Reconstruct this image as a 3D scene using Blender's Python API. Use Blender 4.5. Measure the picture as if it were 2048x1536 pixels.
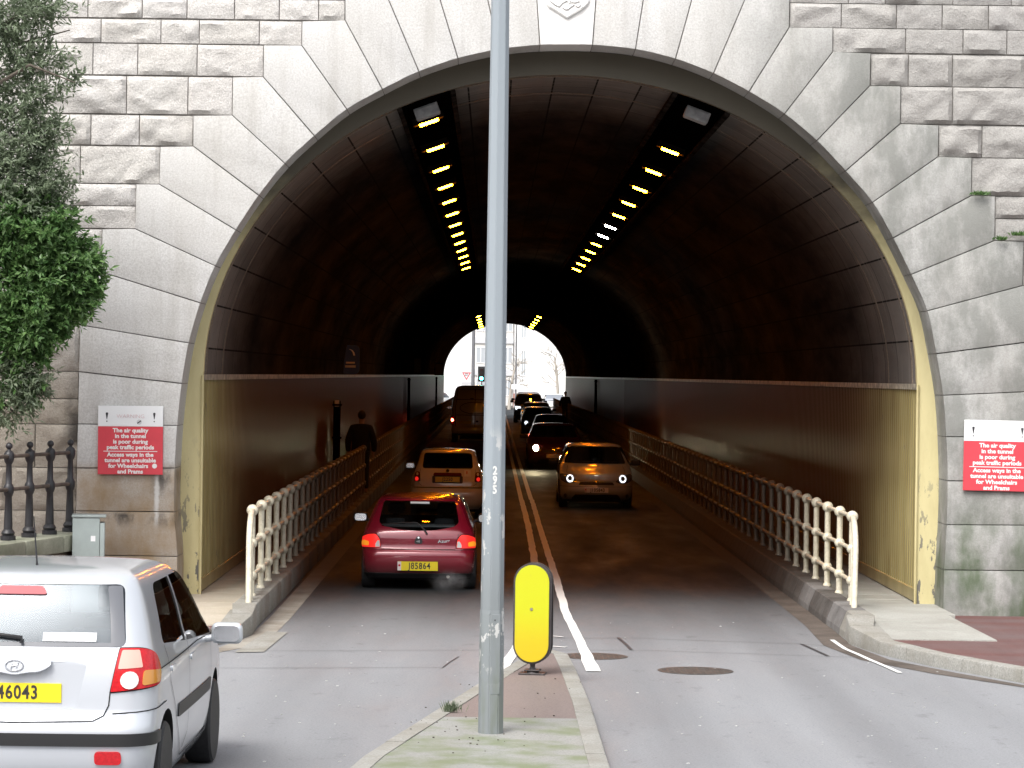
import bpy, bmesh, math, random
from mathutils import Vector, Matrix, noise, Euler
random.seed(11)
for _o in list(bpy.data.objects): bpy.data.objects.remove(_o)
SC = bpy.context.scene
COL = SC.collection
PI = math.pi
# ------------------------------------------------------------------ camera, sky, sun, exposure
F, VX, VY, ROLL, EYE = 5800.0, 987.0, 750.0, 0.0135, 2.8      # in pixels of the 2048 px wide frame
cam = bpy.data.cameras.new("camera"); camo = bpy.data.objects.new("camera", cam); COL.objects.link(camo)
cam.sensor_width = 36.0; cam.lens = F / 2048 * 36.0
cam.shift_x = (1024 - VX) / 2048; cam.shift_y = -(768 - VY) / 2048
cam.clip_start = 0.5; cam.clip_end = 3000
_r = Vector((math.cos(ROLL), 0, math.sin(ROLL))); _u = Vector((-math.sin(ROLL), 0, math.cos(ROLL))); _b = Vector((0, -1, 0))
camo.matrix_world = Matrix(((_r.x, _u.x, _b.x, 0), (_r.y, _u.y, _b.y, 0), (_r.z, _u.z, _b.z, EYE), (0, 0, 0, 1)))
SC.camera = camo
SUN_EL, SUN_AZ = math.radians(52), math.radians(205)           # azimuth clockwise from +Y: the sun stands behind the camera, a little to the left
W = bpy.data.worlds.new("World"); SC.world = W; W.use_nodes = True
wn, wl = W.node_tree.nodes, W.node_tree.links
wn.clear()
sky = wn.new('ShaderNodeTexSky'); sky.sky_type = 'NISHITA'; sky.sun_disc = False
sky.sun_elevation = SUN_EL; sky.sun_rotation = SUN_AZ; sky.dust_density = 4.0; sky.ozone_density = 1.5; sky.air_density = 1.0
hs = wn.new('ShaderNodeHueSaturation'); hs.inputs['Saturation'].default_value = 0.28
bgn = wn.new('ShaderNodeBackground'); bgn.inputs['Strength'].default_value = 0.15
won = wn.new('ShaderNodeOutputWorld')
wl.new(sky.outputs[0], hs.inputs['Color']); wl.new(hs.outputs[0], bgn.inputs['Color']); wl.new(bgn.outputs[0], won.inputs[0])
sl = bpy.data.lights.new("sun", 'SUN'); sl.energy = 1.3; sl.angle = math.radians(28); sl.color = (1.0, 0.965, 0.91)
so = bpy.data.objects.new("sun", sl); COL.objects.link(so); so.location = (-10, -10, 40)
_d = Vector((math.sin(SUN_AZ) * math.cos(SUN_EL), math.cos(SUN_AZ) * math.cos(SUN_EL), math.sin(SUN_EL)))
so.rotation_euler = _d.to_track_quat('Z', 'Y').to_euler()
SC.view_settings.view_transform = 'Standard'; SC.view_settings.look = 'None'
SC.view_settings.exposure = 1.0; SC.view_settings.gamma = 1.0
try:
    SC.cycles.max_bounces = 10; SC.cycles.diffuse_bounces = 5; SC.cycles.glossy_bounces = 4; SC.cycles.transparent_max_bounces = 12
    SC.cycles.sample_clamp_indirect = 6.0; SC.cycles.caustics_reflective = False; SC.cycles.caustics_refractive = False
    SC.cycles.use_denoising = True; SC.cycles.volume_bounces = 0
except Exception: pass

def at(px, py, D):
    """The world point seen at photo pixel (px, py) at distance D."""
    a, b = (px - VX) / F, (VY - py) / F
    return Vector((D * (a * math.cos(ROLL) - b * math.sin(ROLL)), D, EYE + D * (a * math.sin(ROLL) + b * math.cos(ROLL))))
def on(px, py, z=0.0):
    """The point of the level z seen at photo pixel (px, py)."""
    a, b = (px - VX) / F, (VY - py) / F
    return at(px, py, (z - EYE) / (a * math.sin(ROLL) + b * math.cos(ROLL)))

# ------------------------------------------------------------------ materials
MATS = {}
class NT:
    def __init__(s, name):
        s.m = bpy.data.materials.new(name); s.m.use_nodes = True
        s.t = s.m.node_tree; s.n = s.t.nodes; s.l = s.t.links; s.n.clear()
        s.out = s.n.new('ShaderNodeOutputMaterial'); s.co = None
    def k(s, a, b): s.l.new(a, b)
    def coord(s, which='Object'):
        if s.co is None: s.co = s.n.new('ShaderNodeTexCoord')
        return s.co.outputs[which]
    def mapping(s, src, scale=(1, 1, 1), loc=(0, 0, 0)):
        q = s.n.new('ShaderNodeMapping'); q.inputs['Scale'].default_value = scale; q.inputs['Location'].default_value = loc
        s.k(src, q.inputs[0]); return q.outputs[0]
    def noise(s, src, scale, detail=4, rough=0.55):
        q = s.n.new('ShaderNodeTexNoise'); q.inputs['Scale'].default_value = scale; q.inputs['Detail'].default_value = detail
        q.inputs['Roughness'].default_value = rough; s.k(src, q.inputs['Vector']); return q.outputs['Fac']
    def ramp(s, fac, stops):
        q = s.n.new('ShaderNodeValToRGB'); e = q.color_ramp.elements
        while len(e) < len(stops): e.new(0.5)
        for el, (p, c) in zip(e, stops):
            el.position = p; el.color = (c, c, c, 1) if isinstance(c, (int, float)) else (*c, 1)
        s.k(fac, q.inputs[0]); return q.outputs[0]
    def mix(s, fac, a, b, mode='MIX'):
        q = s.n.new('ShaderNodeMix'); q.data_type = 'RGBA'; q.blend_type = mode
        for v, i in ((fac, 0), (a, 6), (b, 7)):
            if isinstance(v, (int, float)): q.inputs[i].default_value = v if i == 0 else (v, v, v, 1)
            elif isinstance(v, tuple): q.inputs[i].default_value = (*v, 1)
            else: s.k(v, q.inputs[i])
        return q.outputs[2]
    def math(s, op, a, b=0.0, clamp=False):
        q = s.n.new('ShaderNodeMath'); q.operation = op; q.use_clamp = clamp
        for v, i in ((a, 0), (b, 1)):
            if isinstance(v, (int, float)): q.inputs[i].default_value = v
            else: s.k(v, q.inputs[i])
        return q.outputs[0]
    def smooth(s, v, a, b):
        q = s.n.new('ShaderNodeMapRange'); q.interpolation_type = 'SMOOTHSTEP'
        q.inputs['From Min'].default_value = a; q.inputs['From Max'].default_value = b; s.k(v, q.inputs[0]); return q.outputs[0]
    def xyz(s, src):
        q = s.n.new('ShaderNodeSeparateXYZ'); s.k(src, q.inputs[0]); return q.outputs
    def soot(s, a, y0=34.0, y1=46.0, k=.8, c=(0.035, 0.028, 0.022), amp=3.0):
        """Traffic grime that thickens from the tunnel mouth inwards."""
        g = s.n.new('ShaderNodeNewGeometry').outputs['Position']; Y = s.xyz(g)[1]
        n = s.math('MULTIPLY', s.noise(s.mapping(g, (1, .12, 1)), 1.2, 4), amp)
        return s.mix(s.math('MULTIPLY', s.smooth(s.math('ADD', Y, n), y0 + amp / 2, y1 + amp / 2), k), a, c)  # darkening with depth is mixed into the colour as painted shade
    def bump(s, h, strength=0.3, dist=0.01):
        q = s.n.new('ShaderNodeBump'); q.inputs['Strength'].default_value = strength; q.inputs['Distance'].default_value = dist
        s.k(h, q.inputs['Height']); return q.outputs[0]
    def diffuse(s, col, normal=None):
        q = s.n.new('ShaderNodeBsdfDiffuse')
        if isinstance(col, tuple): q.inputs[0].default_value = (*col, 1)
        else: s.k(col, q.inputs[0])
        if normal is not None: s.k(normal, q.inputs['Normal'])
        s.k(q.outputs[0], s.out.inputs[0]); return q
    def bsdf(s, col, rough=0.6, metal=0.0, coat=0.0, ior=1.5, normal=None, emis=None, es=0.0, spec=None, alpha=None):
        q = s.n.new('ShaderNodeBsdfPrincipled')
        for key, v in (('Base Color', col), ('Roughness', rough), ('Metallic', metal), ('Coat Weight', coat), ('IOR', ior)):
            if isinstance(v, tuple): q.inputs[key].default_value = (*v, 1)
            elif isinstance(v, (int, float)): q.inputs[key].default_value = v
            else: s.k(v, q.inputs[key])
        q.inputs['Coat Roughness'].default_value = 0.06
        if spec is not None: q.inputs['Specular IOR Level'].default_value = spec
        if normal is not None: s.k(normal, q.inputs['Normal'])
        if emis is not None: q.inputs['Emission Color'].default_value = (*emis, 1); q.inputs['Emission Strength'].default_value = es
        s.k(q.outputs[0], s.out.inputs[0]); return q
def M(name, col, rough=0.5, metal=0.0, coat=0.0, var=0.0, vs=6.0, bump=0.0, bs=60.0, ior=1.5, emis=None, es=0.0, streak=False, spec=None):
    if name in MATS: return MATS[name]
    t = NT(name); src = t.coord('Object'); c = col; nrm = None
    if var:
        sv = t.mapping(src, (1, 1, 0.15)) if streak else src
        f = t.ramp(t.noise(sv, vs, 5), [(0.3, 0.0), (0.7, 1.0)])
        c = t.mix(f, tuple(x * (1 - var) for x in col), tuple(min(1, x * (1 + var)) for x in col))
    if bump: nrm = t.bump(t.noise(src, bs, 4), bump, 0.01)
    t.bsdf(c, rough, metal, coat, ior, nrm, emis, es, spec); MATS[name] = t.m; return t.m

# ------------------------------------------------------------------ objects
def link(o, parent=None, m=None):
    COL.objects.link(o)
    if parent is not None: o.parent = parent
    return o
def obj(name, bm, m, parent=None, smooth=None, loc=None, rot=None):
    me = bpy.data.meshes.new(name)
    if isinstance(bm, bpy.types.Mesh): me = bm
    else: bm.to_mesh(me); bm.free()
    for x in (m if isinstance(m, (list, tuple)) else [m]):
        if x is not None: me.materials.append(x)
    o = bpy.data.objects.new(name, me); link(o, parent)
    if smooth is not None:
        me.polygons.foreach_set('use_smooth', [True] * len(me.polygons))
        try: me.set_sharp_from_angle(angle=math.radians(smooth))
        except Exception: pass
    if loc is not None: o.location = loc
    if rot is not None: o.rotation_euler = rot
    return o
def tag(o, label, cat, group=None, kind=None):
    if label: o['label'] = label
    if cat: o['category'] = cat
    if group: o['group'] = group
    if kind: o['kind'] = kind
    return o
def thing(name, label, cat, loc=(0, 0, 0), rz=0.0, group=None):
    o = bpy.data.objects.new(name, None); link(o); o.location = loc; o.rotation_euler = (0, 0, rz)
    o.empty_display_size = 0.2
    return tag(o, label, cat, group)
def struct(name, bm, m, smooth=None):
    o = obj(name, bm, m, None, smooth); o['kind'] = 'structure'; return o
def new(): return bmesh.new()
def box(bm, x0, x1, y0, y1, z0, z1, bev=0.0, seg=1, mi=0, mat4=None):
    r = bmesh.ops.create_cube(bm, size=1.0); vs = r['verts']
    for v in vs:
        v.co = Vector((x0 + (v.co.x + .5) * (x1 - x0), y0 + (v.co.y + .5) * (y1 - y0), z0 + (v.co.z + .5) * (z1 - z0)))
    fs = {f for v in vs for f in v.link_faces}
    if mat4 is not None:
        for v in vs: v.co = mat4 @ v.co
    for f in fs: f.material_index = mi
    if bev:
        es = list({e for v in vs for e in v.link_edges})
        bmesh.ops.bevel(bm, geom=es, offset=bev, segments=seg, affect='EDGES', profile=0.5)
def tube(bm, pts, rad, n=8, caps=True, mi=0):
    pts = [Vector(p) for p in pts]; rads = rad if isinstance(rad, (list, tuple)) else [rad] * len(pts)
    rings = []; up = None
    for i, p in enumerate(pts):
        d = (pts[min(i + 1, len(pts) - 1)] - pts[max(i - 1, 0)]).normalized()
        if up is None:
            up = Vector((0, 0, 1)) if abs(d.z) < 0.9 else Vector((1, 0, 0))
        s = d.cross(up)
        if s.length < 1e-4: s = d.orthogonal()
        s.normalize(); up = s.cross(d).normalized()
        rings.append([bm.verts.new(p + (s * math.cos(2 * PI * k / n) + up * math.sin(2 * PI * k / n)) * rads[i]) for k in range(n)])
    for a, b in zip(rings, rings[1:]):
        for k in range(n):
            bm.faces.new((a[k], a[(k + 1) % n], b[(k + 1) % n], b[k])).material_index = mi
    if caps:
        bm.faces.new(rings[0][::-1]).material_index = mi; bm.faces.new(rings[-1]).material_index = mi
def lathe(bm, prof, c=(0, 0, 0), n=16, axis='z', mi=0):
    rings = []
    for r, h in prof:
        ring = []
        for k in range(n):
            a = 2 * PI * k / n; x, y = r * math.cos(a), r * math.sin(a)
            p = (x, y, h) if axis == 'z' else ((h, x, y) if axis == 'x' else (x, h, y))
            ring.append(bm.verts.new(Vector(p) + Vector(c)))
        rings.append(ring)
    for a, b in zip(rings, rings[1:]):
        for k in range(n): bm.faces.new((a[k], a[(k + 1) % n], b[(k + 1) % n], b[k])).material_index = mi
    for rg in (rings[0], rings[-1]):
        try: bm.faces.new(rg).material_index = mi
        except ValueError: pass
    bmesh.ops.recalc_face_normals(bm, faces=bm.faces)
def ball(bm, c, r, u=12, v=8, sc=(1, 1, 1)):
    bmesh.ops.create_uvsphere(bm, u_segments=u, v_segments=v, radius=r, matrix=Matrix.Translation(c) @ Matrix.Diagonal((*sc, 1)))
def quad(bm, a, b, c, d, mi=0):
    f = bm.faces.new([bm.verts.new(Vector(p)) for p in (a, b, c, d)]); f.material_index = mi; return f
def sheet(bm, pts, z, mi=0):
    f = bm.faces.new([bm.verts.new((p[0], p[1], z if len(p) < 3 else p[2])) for p in pts]); f.material_index = mi
    f.normal_update()
    if f.normal.z < 0: f.normal_flip()
    return f
def ribbon_flat(bm, pts, w, z):
    pts = [Vector((p[0], p[1])) for p in pts]; L, R = [], []
    ws = w if isinstance(w, list) else [w] * len(pts)
    for i, p in enumerate(pts):
        d = (pts[min(i + 1, len(pts) - 1)] - pts[max(i - 1, 0)]).normalized(); nrm = Vector((-d.y, d.x)) * ws[i] / 2
        L.append(p + nrm); R.append(p - nrm)
    vl = [bm.verts.new((p.x, p.y, z)) for p in L]; vr = [bm.verts.new((p.x, p.y, z)) for p in R]
    for i in range(len(pts) - 1): bm.faces.new((vl[i], vr[i], vr[i + 1], vl[i + 1]))
    bmesh.ops.recalc_face_normals(bm, faces=bm.faces)
    for f in bm.faces:
        if f.normal.z < 0: f.normal_flip()
def evalmesh(o):
    dg = bpy.context.evaluated_depsgraph_get(); dg.update()
    return bpy.data.meshes.new_from_object(o.evaluated_get(dg))
def text(name, s, size, m, parent, loc=(0, 0, 0), rot=None, bold=0.0, ext=0.0008, align='CENTER', sx=1.0, spacing=1.0):
    """Lettering as a mesh in the XZ plane, read from -Y."""
    c = bpy.data.curves.new(name, 'FONT'); c.body = s; c.size = size; c.align_x = align; c.align_y = 'CENTER'
    c.offset = bold; c.extrude = ext; c.space_character = spacing; c.resolution_u = 3
    t = bpy.data.objects.new(name + '_tmp', c); COL.objects.link(t)
    me = evalmesh(t); bpy.data.objects.remove(t); bpy.data.curves.remove(c)
    for v in me.vertices: v.co = Vector((v.co.x * sx, -v.co.z, v.co.y))
    me.materials.clear()
    return obj(name, me, m, parent, None, loc, rot)
def pchip(pts):
    xs = [p[0] for p in pts]; ys = [p[1] for p in pts]; n = len(xs)
    h = [xs[i + 1] - xs[i] for i in range(n - 1)]; d = [(ys[i + 1] - ys[i]) / h[i] for i in range(n - 1)]
    m = [d[0]] + [0.0] * (n - 2) + [d[-1]]
    for i in range(1, n - 1):
        if d[i - 1] * d[i] > 0:
            w1, w2 = 2 * h[i] + h[i - 1], h[i] + 2 * h[i - 1]; m[i] = (w1 + w2) / (w1 / d[i - 1] + w2 / d[i])
    def f(x):
        if x <= xs[0]: return ys[0]
        if x >= xs[-1]: return ys[-1]
        i = 0
        while x > xs[i + 1]: i += 1
        t = (x - xs[i]) / h[i]; t2, t3 = t * t, t * t * t
        return ys[i] * (2 * t3 - 3 * t2 + 1) + h[i] * m[i] * (t3 - 2 * t2 + t) + ys[i + 1] * (-2 * t3 + 3 * t2) + h[i] * m[i + 1] * (t3 - t2)
    return f
def rpoly(pts, r, seg=4):
    """A polygon with rounded corners; r is one radius or one per corner."""
    n = len(pts); out = []
    for i, p in enumerate(pts):
        rr = r[i] if isinstance(r, (list, tuple)) else r
        p = Vector(p); a = Vector(pts[i - 1]) - p; b = Vector(pts[(i + 1) % n]) - p
        k = min(rr, a.length * .49, b.length * .49)
        if k < 1e-4: out.append(tuple(p)); continue
        A, B = p + a.normalized() * k, p + b.normalized() * k
        for j in range(seg + 1):
            t = j / seg; out.append(tuple(A * (1 - t) ** 2 + p * 2 * t * (1 - t) + B * t * t))
    return out
def offset_poly(pts, d):
    """Shrink a polygon by d (positive = inwards)."""
    n = len(pts); A = sum(pts[i - 1][0] * pts[i][1] - pts[i][0] * pts[i - 1][1] for i in range(n)); sg = 1 if A > 0 else -1
    out = []
    for i in range(n):
        p0, p1, p2 = Vector(pts[i - 1]), Vector(pts[i]), Vector(pts[(i + 1) % n])
        e1, e2 = (p1 - p0).normalized(), (p2 - p1).normalized()
        n1, n2 = Vector((-e1.y, e1.x)) * sg, Vector((-e2.y, e2.x)) * sg
        b = n1 + n2
        b = b / max(b.dot(n1), 0.35) if b.length > 1e-5 else n1
        out.append(tuple(p1 + b * d))
    return out
# ------------------------------------------------------------------ setting: materials
YP, YEND = 33.14, 200.0                      # the two mouths of the tunnel
CX, HW, DADO, RISE = 0.78, 4.20, 2.75, 3.61  # tunnel axis, half width, springing height, vault rise
KL, KR = -2.55, 3.83                         # kerb faces in the tunnel

def asphalt(name, c, var, moss=False, red=False):
    t = NT(name); s = t.coord('Object')
    fine = t.ramp(t.noise(s, 42, 5, 0.8), [(0.36, 0.0), (0.66, 1.0)])
    big = t.ramp(t.noise(t.mapping(s, (1.0, 0.07, 1)), 0.9, 6, 0.6), [(0.3, 0.0), (0.72, 1.0)])
    a = t.mix(big, tuple(x * (1 - var) for x in c), tuple(x * (1 + var) for x in c))
    a = t.mix(t.math('MULTIPLY', fine, 0.34), a, tuple(min(1, x * 1.75) for x in c))
    dark = t.ramp(t.noise(t.mapping(s, (1, 1, 1), (7, 3, 0)), 55, 4, 0.7), [(0.54, 0.0), (0.64, 1.0)])
    a = t.mix(t.math('MULTIPLY', dark, 0.45), a, tuple(x * 0.4 for x in c))
    if name == 'road':
        oil = t.ramp(t.noise(t.mapping(s, (1, .5, 1)), 3.1, 5, 0.7), [(0.60, 0.0), (0.70, 1.0)]); a = t.mix(t.math('MULTIPLY', oil, 0.42), a, (0.10, 0.10, 0.105))
        drip = t.ramp(t.noise(t.mapping(s, (1, .6, 1), (9, 2, 0)), 11, 3, 0.6), [(0.68, 0.0), (0.72, 1.0)]); a = t.mix(t.math('MULTIPLY', drip, 0.5), a, (0.07, 0.07, 0.075))
        Xr = t.xyz(s)[0]; tr = t.math('MAXIMUM', t.smooth(t.math('ABSOLUTE', t.math('SUBTRACT', t.math('ABSOLUTE', t.math('SUBTRACT', Xr, 2.25)), .72)), .38, .08), t.smooth(t.math('ABSOLUTE', t.math('SUBTRACT', t.math('ABSOLUTE', t.math('ADD', Xr, 1.05)), .72)), .38, .08))
        a = t.mix(t.math('MULTIPLY', tr, 0.16), a, (0.12, 0.122, 0.13))
    if name == 'road': a = t.soot(a, 27.5, 40.0, .97, (0.011, 0.0125, 0.0145), 2.0)  # the road's loss of daylight inside the tunnel is painted in
    if moss:
        mk = t.ramp(t.noise(s, 2.3, 5), [(0.42, 0.0), (0.62, 1.0)]); a = t.mix(t.math('MULTIPLY', mk, 0.8), a, (0.16, 0.19, 0.10))
    if red:
        mk = t.ramp(t.noise(t.mapping(s, (0.5, 1.6, 1)), 1.3, 5), [(0.35, 0.0), (0.7, 1.0)]); a = t.mix(t.math('MULTIPLY', mk, 0.65), a, (0.15, 0.125, 0.125))
    b = t.bump(t.noise(s, 120, 3), 0.35, 0.006)
    rough = t.ramp(t.noise(t.mapping(s, (1, 0.2, 1)), 1.5, 4), [(0.3, 0.55), (0.7, 0.85)])
    t.bsdf(a, rough, normal=b, spec=.3); MATS[name] = t.m; return t.m
asphalt('road', (0.218, 0.223, 0.233), 0.17)
asphalt('red_paving', (0.125, 0.058, 0.054), 0.25, red=True)
asphalt('island_top', (0.25, 0.25, 0.235), 0.15, moss=True)
asphalt('island_red', (0.185, 0.150, 0.140), 0.25)
M('ground', (0.10, 0.11, 0.07), 0.9, var=0.4, vs=0.5)
M('tar', (0.05, 0.05, 0.054), 0.6, var=0.4, vs=8)

def line_paint():
    t = NT('road_paint'); s = t.coord('Object')
    wear = t.ramp(t.noise(s, 26, 5, 0.7), [(0.60, 0.0), (0.74, 1.0)])
    c = t.mix(t.math('MULTIPLY', wear, 0.8), (0.78, 0.78, 0.76), (0.18, 0.18, 0.185))
    t.bsdf(c, 0.6, normal=t.bump(t.noise(s, 90, 3), 0.3, 0.006)); MATS['road_paint'] = t.m
line_paint()

def granite():
    """Dressed granite: fine speckle, rain streaks; brown seepage low on the left pier, grey-green growth on the right side."""
    t = NT('granite'); s = t.coord('Object'); X, Y, Z = t.xyz(s)
    sp = t.ramp(t.noise(s, 48, 4, 0.75), [(0.33, 0.0), (0.60, 1.0)])
    a = t.mix(sp, (0.43, 0.42, 0.41), (0.60, 0.595, 0.585))
    big = t.ramp(t.noise(t.mapping(s, (1.2, 1, 0.5)), 0.9, 6, 0.6), [(0.36, 0.0), (0.68, 1.0)])
    a = t.mix(t.math('MULTIPLY', big, 0.35), a, (0.38, 0.355, 0.31))
    st = t.ramp(t.noise(t.mapping(s, (3.5, 1, 0.35)), 1.3, 5, 0.6), [(0.5, 0.0), (0.7, 1.0)])
    a = t.mix(t.math('MULTIPLY', st, 0.35), a, (0.30, 0.28, 0.25))
    # right-hand side: algae and soot
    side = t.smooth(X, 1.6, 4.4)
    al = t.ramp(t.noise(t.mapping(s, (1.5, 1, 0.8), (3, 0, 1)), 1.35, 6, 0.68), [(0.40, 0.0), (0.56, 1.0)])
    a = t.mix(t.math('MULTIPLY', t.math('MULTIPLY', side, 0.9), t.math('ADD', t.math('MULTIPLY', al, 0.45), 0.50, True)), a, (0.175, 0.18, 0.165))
    low = t.math('MULTIPLY', t.smooth(Z, 1.9, 0.6), t.smooth(X, 3.5, 5.0))
    gr = t.ramp(t.noise(t.mapping(s, (1, 1, 0.6)), 3.0, 5), [(0.4, 0.0), (0.62, 1.0)])
    a = t.mix(t.math('MULTIPLY', t.math('MULTIPLY', low, gr), 0.85), a, (0.07, 0.10, 0.05))
    # left pier: brown seepage under the sign, with a pale lime run
    br = t.math('MULTIPLY', t.smooth(Z, 1.78, 1.62), t.smooth(X, -2.5, -3.2))
    a = t.mix(t.math('MULTIPLY', t.math('MULTIPLY', br, t.ramp(t.noise(t.mapping(s, (1, 1, .6), (2, 0, 5)), 1.9, 6, .65), [(0.3, 0.35), (0.62, 1.0)])), 0.9), a, (0.29, 0.195, 0.10))
    nb = t.ramp(t.noise(t.mapping(s, (1.4, 1, 0.9), (1, 0, 0)), 2.6, 5, 0.65), [(0.44, 0.0), (0.62, 1.0)])
    top = t.math('MULTIPLY', br, t.math('MAXIMUM', t.math('MULTIPLY', t.smooth(Z, 1.25, 1.62), t.smooth(X, -4.05, -3.75)), t.math('MULTIPLY', t.smooth(Z, 0.95, 1.13), t.smooth(Z, 1.20, 1.13))))
    a = t.mix(t.math('MULTIPLY', t.math('MULTIPLY', top, nb), 0.9), a, (0.04, 0.035, 0.032))
    dx = t.math('ABSOLUTE', t.math('ADD', X, 3.83)); wob = t.math('MULTIPLY', t.noise(t.mapping(s, (1, 1, 1.2)), 5, 3), 0.09)
    run = t.math('MULTIPLY', t.math('MULTIPLY', t.smooth(t.math('ADD', dx, wob), 0.085, 0.05), br), t.smooth(Z, 0.95, 1.2))
    a = t.mix(t.math('MULTIPLY', run, 0.85), a, (0.62, 0.61, 0.59))
    b = t.bump(t.math('ADD', t.noise(s, 70, 4, 0.7), t.math('MULTIPLY', t.noise(s, 8, 3), 1.5)), 0.35, 0.012)
    t.bsdf(a, 0.82, normal=b); MATS['granite'] = t.m
granite()
def rockstone():
    t = NT('rock_face'); s = t.coord('Object'); X, Y, Z = t.xyz(s)
    sp = t.ramp(t.noise(s, 60, 3, 0.65), [(0.32, 0.0), (0.68, 1.0)])
    a = t.mix(sp, (0.43, 0.42, 0.405), (0.66, 0.65, 0.64))
    q = t.n.new('ShaderNodeNewGeometry')
    isl = q.outputs['Random Per Island']
    a = t.mix(0.85, a, t.ramp(isl, [(0.0, (0.86, 0.84, 0.81)), (0.35, (0.93, 0.91, 0.88)), (0.7, (1.0, 0.98, 0.97)), (1.0, (0.93, 0.91, 0.88))]), 'MULTIPLY')
    big = t.ramp(t.noise(s, 1.1, 5, 0.6), [(0.38, 0.0), (0.66, 1.0)])
    a = t.mix(t.math('MULTIPLY', big, 0.25), a, (0.42, 0.385, 0.345))
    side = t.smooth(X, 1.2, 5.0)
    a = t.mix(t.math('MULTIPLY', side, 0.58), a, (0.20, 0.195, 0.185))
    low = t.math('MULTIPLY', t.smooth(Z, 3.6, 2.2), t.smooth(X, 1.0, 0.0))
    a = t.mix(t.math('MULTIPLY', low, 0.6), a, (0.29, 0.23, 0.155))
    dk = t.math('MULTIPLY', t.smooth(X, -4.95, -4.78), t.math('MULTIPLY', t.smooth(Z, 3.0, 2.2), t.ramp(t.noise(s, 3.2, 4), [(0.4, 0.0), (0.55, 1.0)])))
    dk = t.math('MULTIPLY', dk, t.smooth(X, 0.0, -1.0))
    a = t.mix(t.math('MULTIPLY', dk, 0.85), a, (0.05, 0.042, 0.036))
    b = t.bump(t.math('ADD', t.noise(s, 45, 5, 0.7), t.math('MULTIPLY', t.noise(s, 14, 4, 0.6), 1.4)), 0.6, 0.02)
    t.bsdf(a, 0.88, normal=b); MATS['rock_face'] = t.m
rockstone()
M('mortar', (0.22, 0.205, 0.19), 0.95, var=0.4, vs=12)
def creampaint(name, c, dirt, gloss, soot=False):
    t = NT(name); s = t.coord('Object')
    st = t.ramp(t.noise(t.mapping(s, (1, 0.35, 0.12)), 5.0, 5, 0.6), [(0.35, 0.0), (0.7, 1.0)])
    a = t.mix(t.math('MULTIPLY', st, dirt), c, tuple(x * y for x, y in zip(c, (0.42, 0.36, 0.25))))
    chip = t.ramp(t.noise(t.mapping(s, (1, 1, 0.4)), 7, 5, 0.7), [(0.655, 0.0), (0.68, 1.0)])
    a = t.mix(chip, a, (0.13, 0.12, 0.105))
    if soot: a = t.soot(a, 33.9, 41.5, .95, (0.105, 0.047, 0.019))  # cladding colour carries dirt, the inward shade and the amber lamplight
    t.bsdf(a, gloss, normal=t.bump(t.noise(s, 30, 3), 0.08, 0.01), spec=.14 if soot else .5); MATS[name] = t.m
creampaint('cream_frame', (0.62, 0.545, 0.30), 0.55, 0.5)
creampaint('cream_clad', (0.44, 0.375, 0.18), 0.7, 0.30, True)
t = NT('cream_rail'); s = t.coord('Object'); a = t.mix(t.ramp(t.noise(s, 18, 5), [(0.3, 0.0), (0.7, 1.0)]), (0.52, 0.475, 0.36), (0.70, 0.65, 0.52))
a = t.mix(t.ramp(t.noise(s, 24, 4, .7), [(0.66, 0.0), (0.70, 1.0)]), a, (0.20, 0.13, 0.07)); t.bsdf(t.soot(a, 34.0, 45.0, .86, (0.07, 0.048, 0.03)), .4, normal=t.bump(t.noise(s, 60, 3), .1, .01)); MATS['cream_rail'] = t.m  # rail paint darkens with depth to carry the tunnel shade
def vaultmat():
    t = NT('vault_panels'); uv = t.n.new('ShaderNodeUVMap').outputs[0]; s = t.coord('Object')
    q = t.n.new('ShaderNodeTexBrick'); q.offset = 0.0; q.squash = 1.0
    for key, v in (('Scale', 1.0), ('Mortar Size', 0.012), ('Mortar Smooth', 0.2), ('Brick Width', 1.15), ('Row Height', 0.52)): q.inputs[key].default_value = v
    q.inputs['Color1'].default_value = (0.25, 0.225, 0.205, 1); q.inputs['Color2'].default_value = (0.19, 0.17, 0.155, 1); q.inputs['Mortar'].default_value = (0.03, 0.026, 0.023, 1)
    t.k(uv, q.inputs[0])
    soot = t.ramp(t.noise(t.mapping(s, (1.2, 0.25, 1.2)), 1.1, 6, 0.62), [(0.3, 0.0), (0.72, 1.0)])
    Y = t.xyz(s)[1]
    deep = t.smooth(t.math('ADD', Y, t.math('MULTIPLY', t.noise(t.mapping(s, (1, .3, 1)), 1.5, 4), 3.0)), 34.9, 42.5)  # vault colour fades inwards, painted in place of failing daylight
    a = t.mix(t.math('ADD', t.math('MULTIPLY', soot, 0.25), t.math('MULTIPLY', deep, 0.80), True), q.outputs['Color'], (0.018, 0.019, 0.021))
    st = t.ramp(t.noise(t.mapping(s, (0.6, 5.0, 0.6)), 1.4, 4), [(0.56, 0.0), (0.7, 1.0)])
    a = t.mix(t.math('MULTIPLY', t.math('MULTIPLY', st, t.math('SUBTRACT', 1.0, deep)), 0.35), a, (0.30, 0.28, 0.25))
    spots = t.ramp(t.noise(s, 13, 2, 0.5), [(0.70, 0.0), (0.75, 1.0)])
    a = t.mix(t.math('MULTIPLY', spots, 0.7), a, (0.06, 0.05, 0.045))
    t.diffuse(a, t.bump(q.outputs['Fac'], -0.5, 0.01)); MATS['vault_panels'] = t.m
vaultmat()
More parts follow.
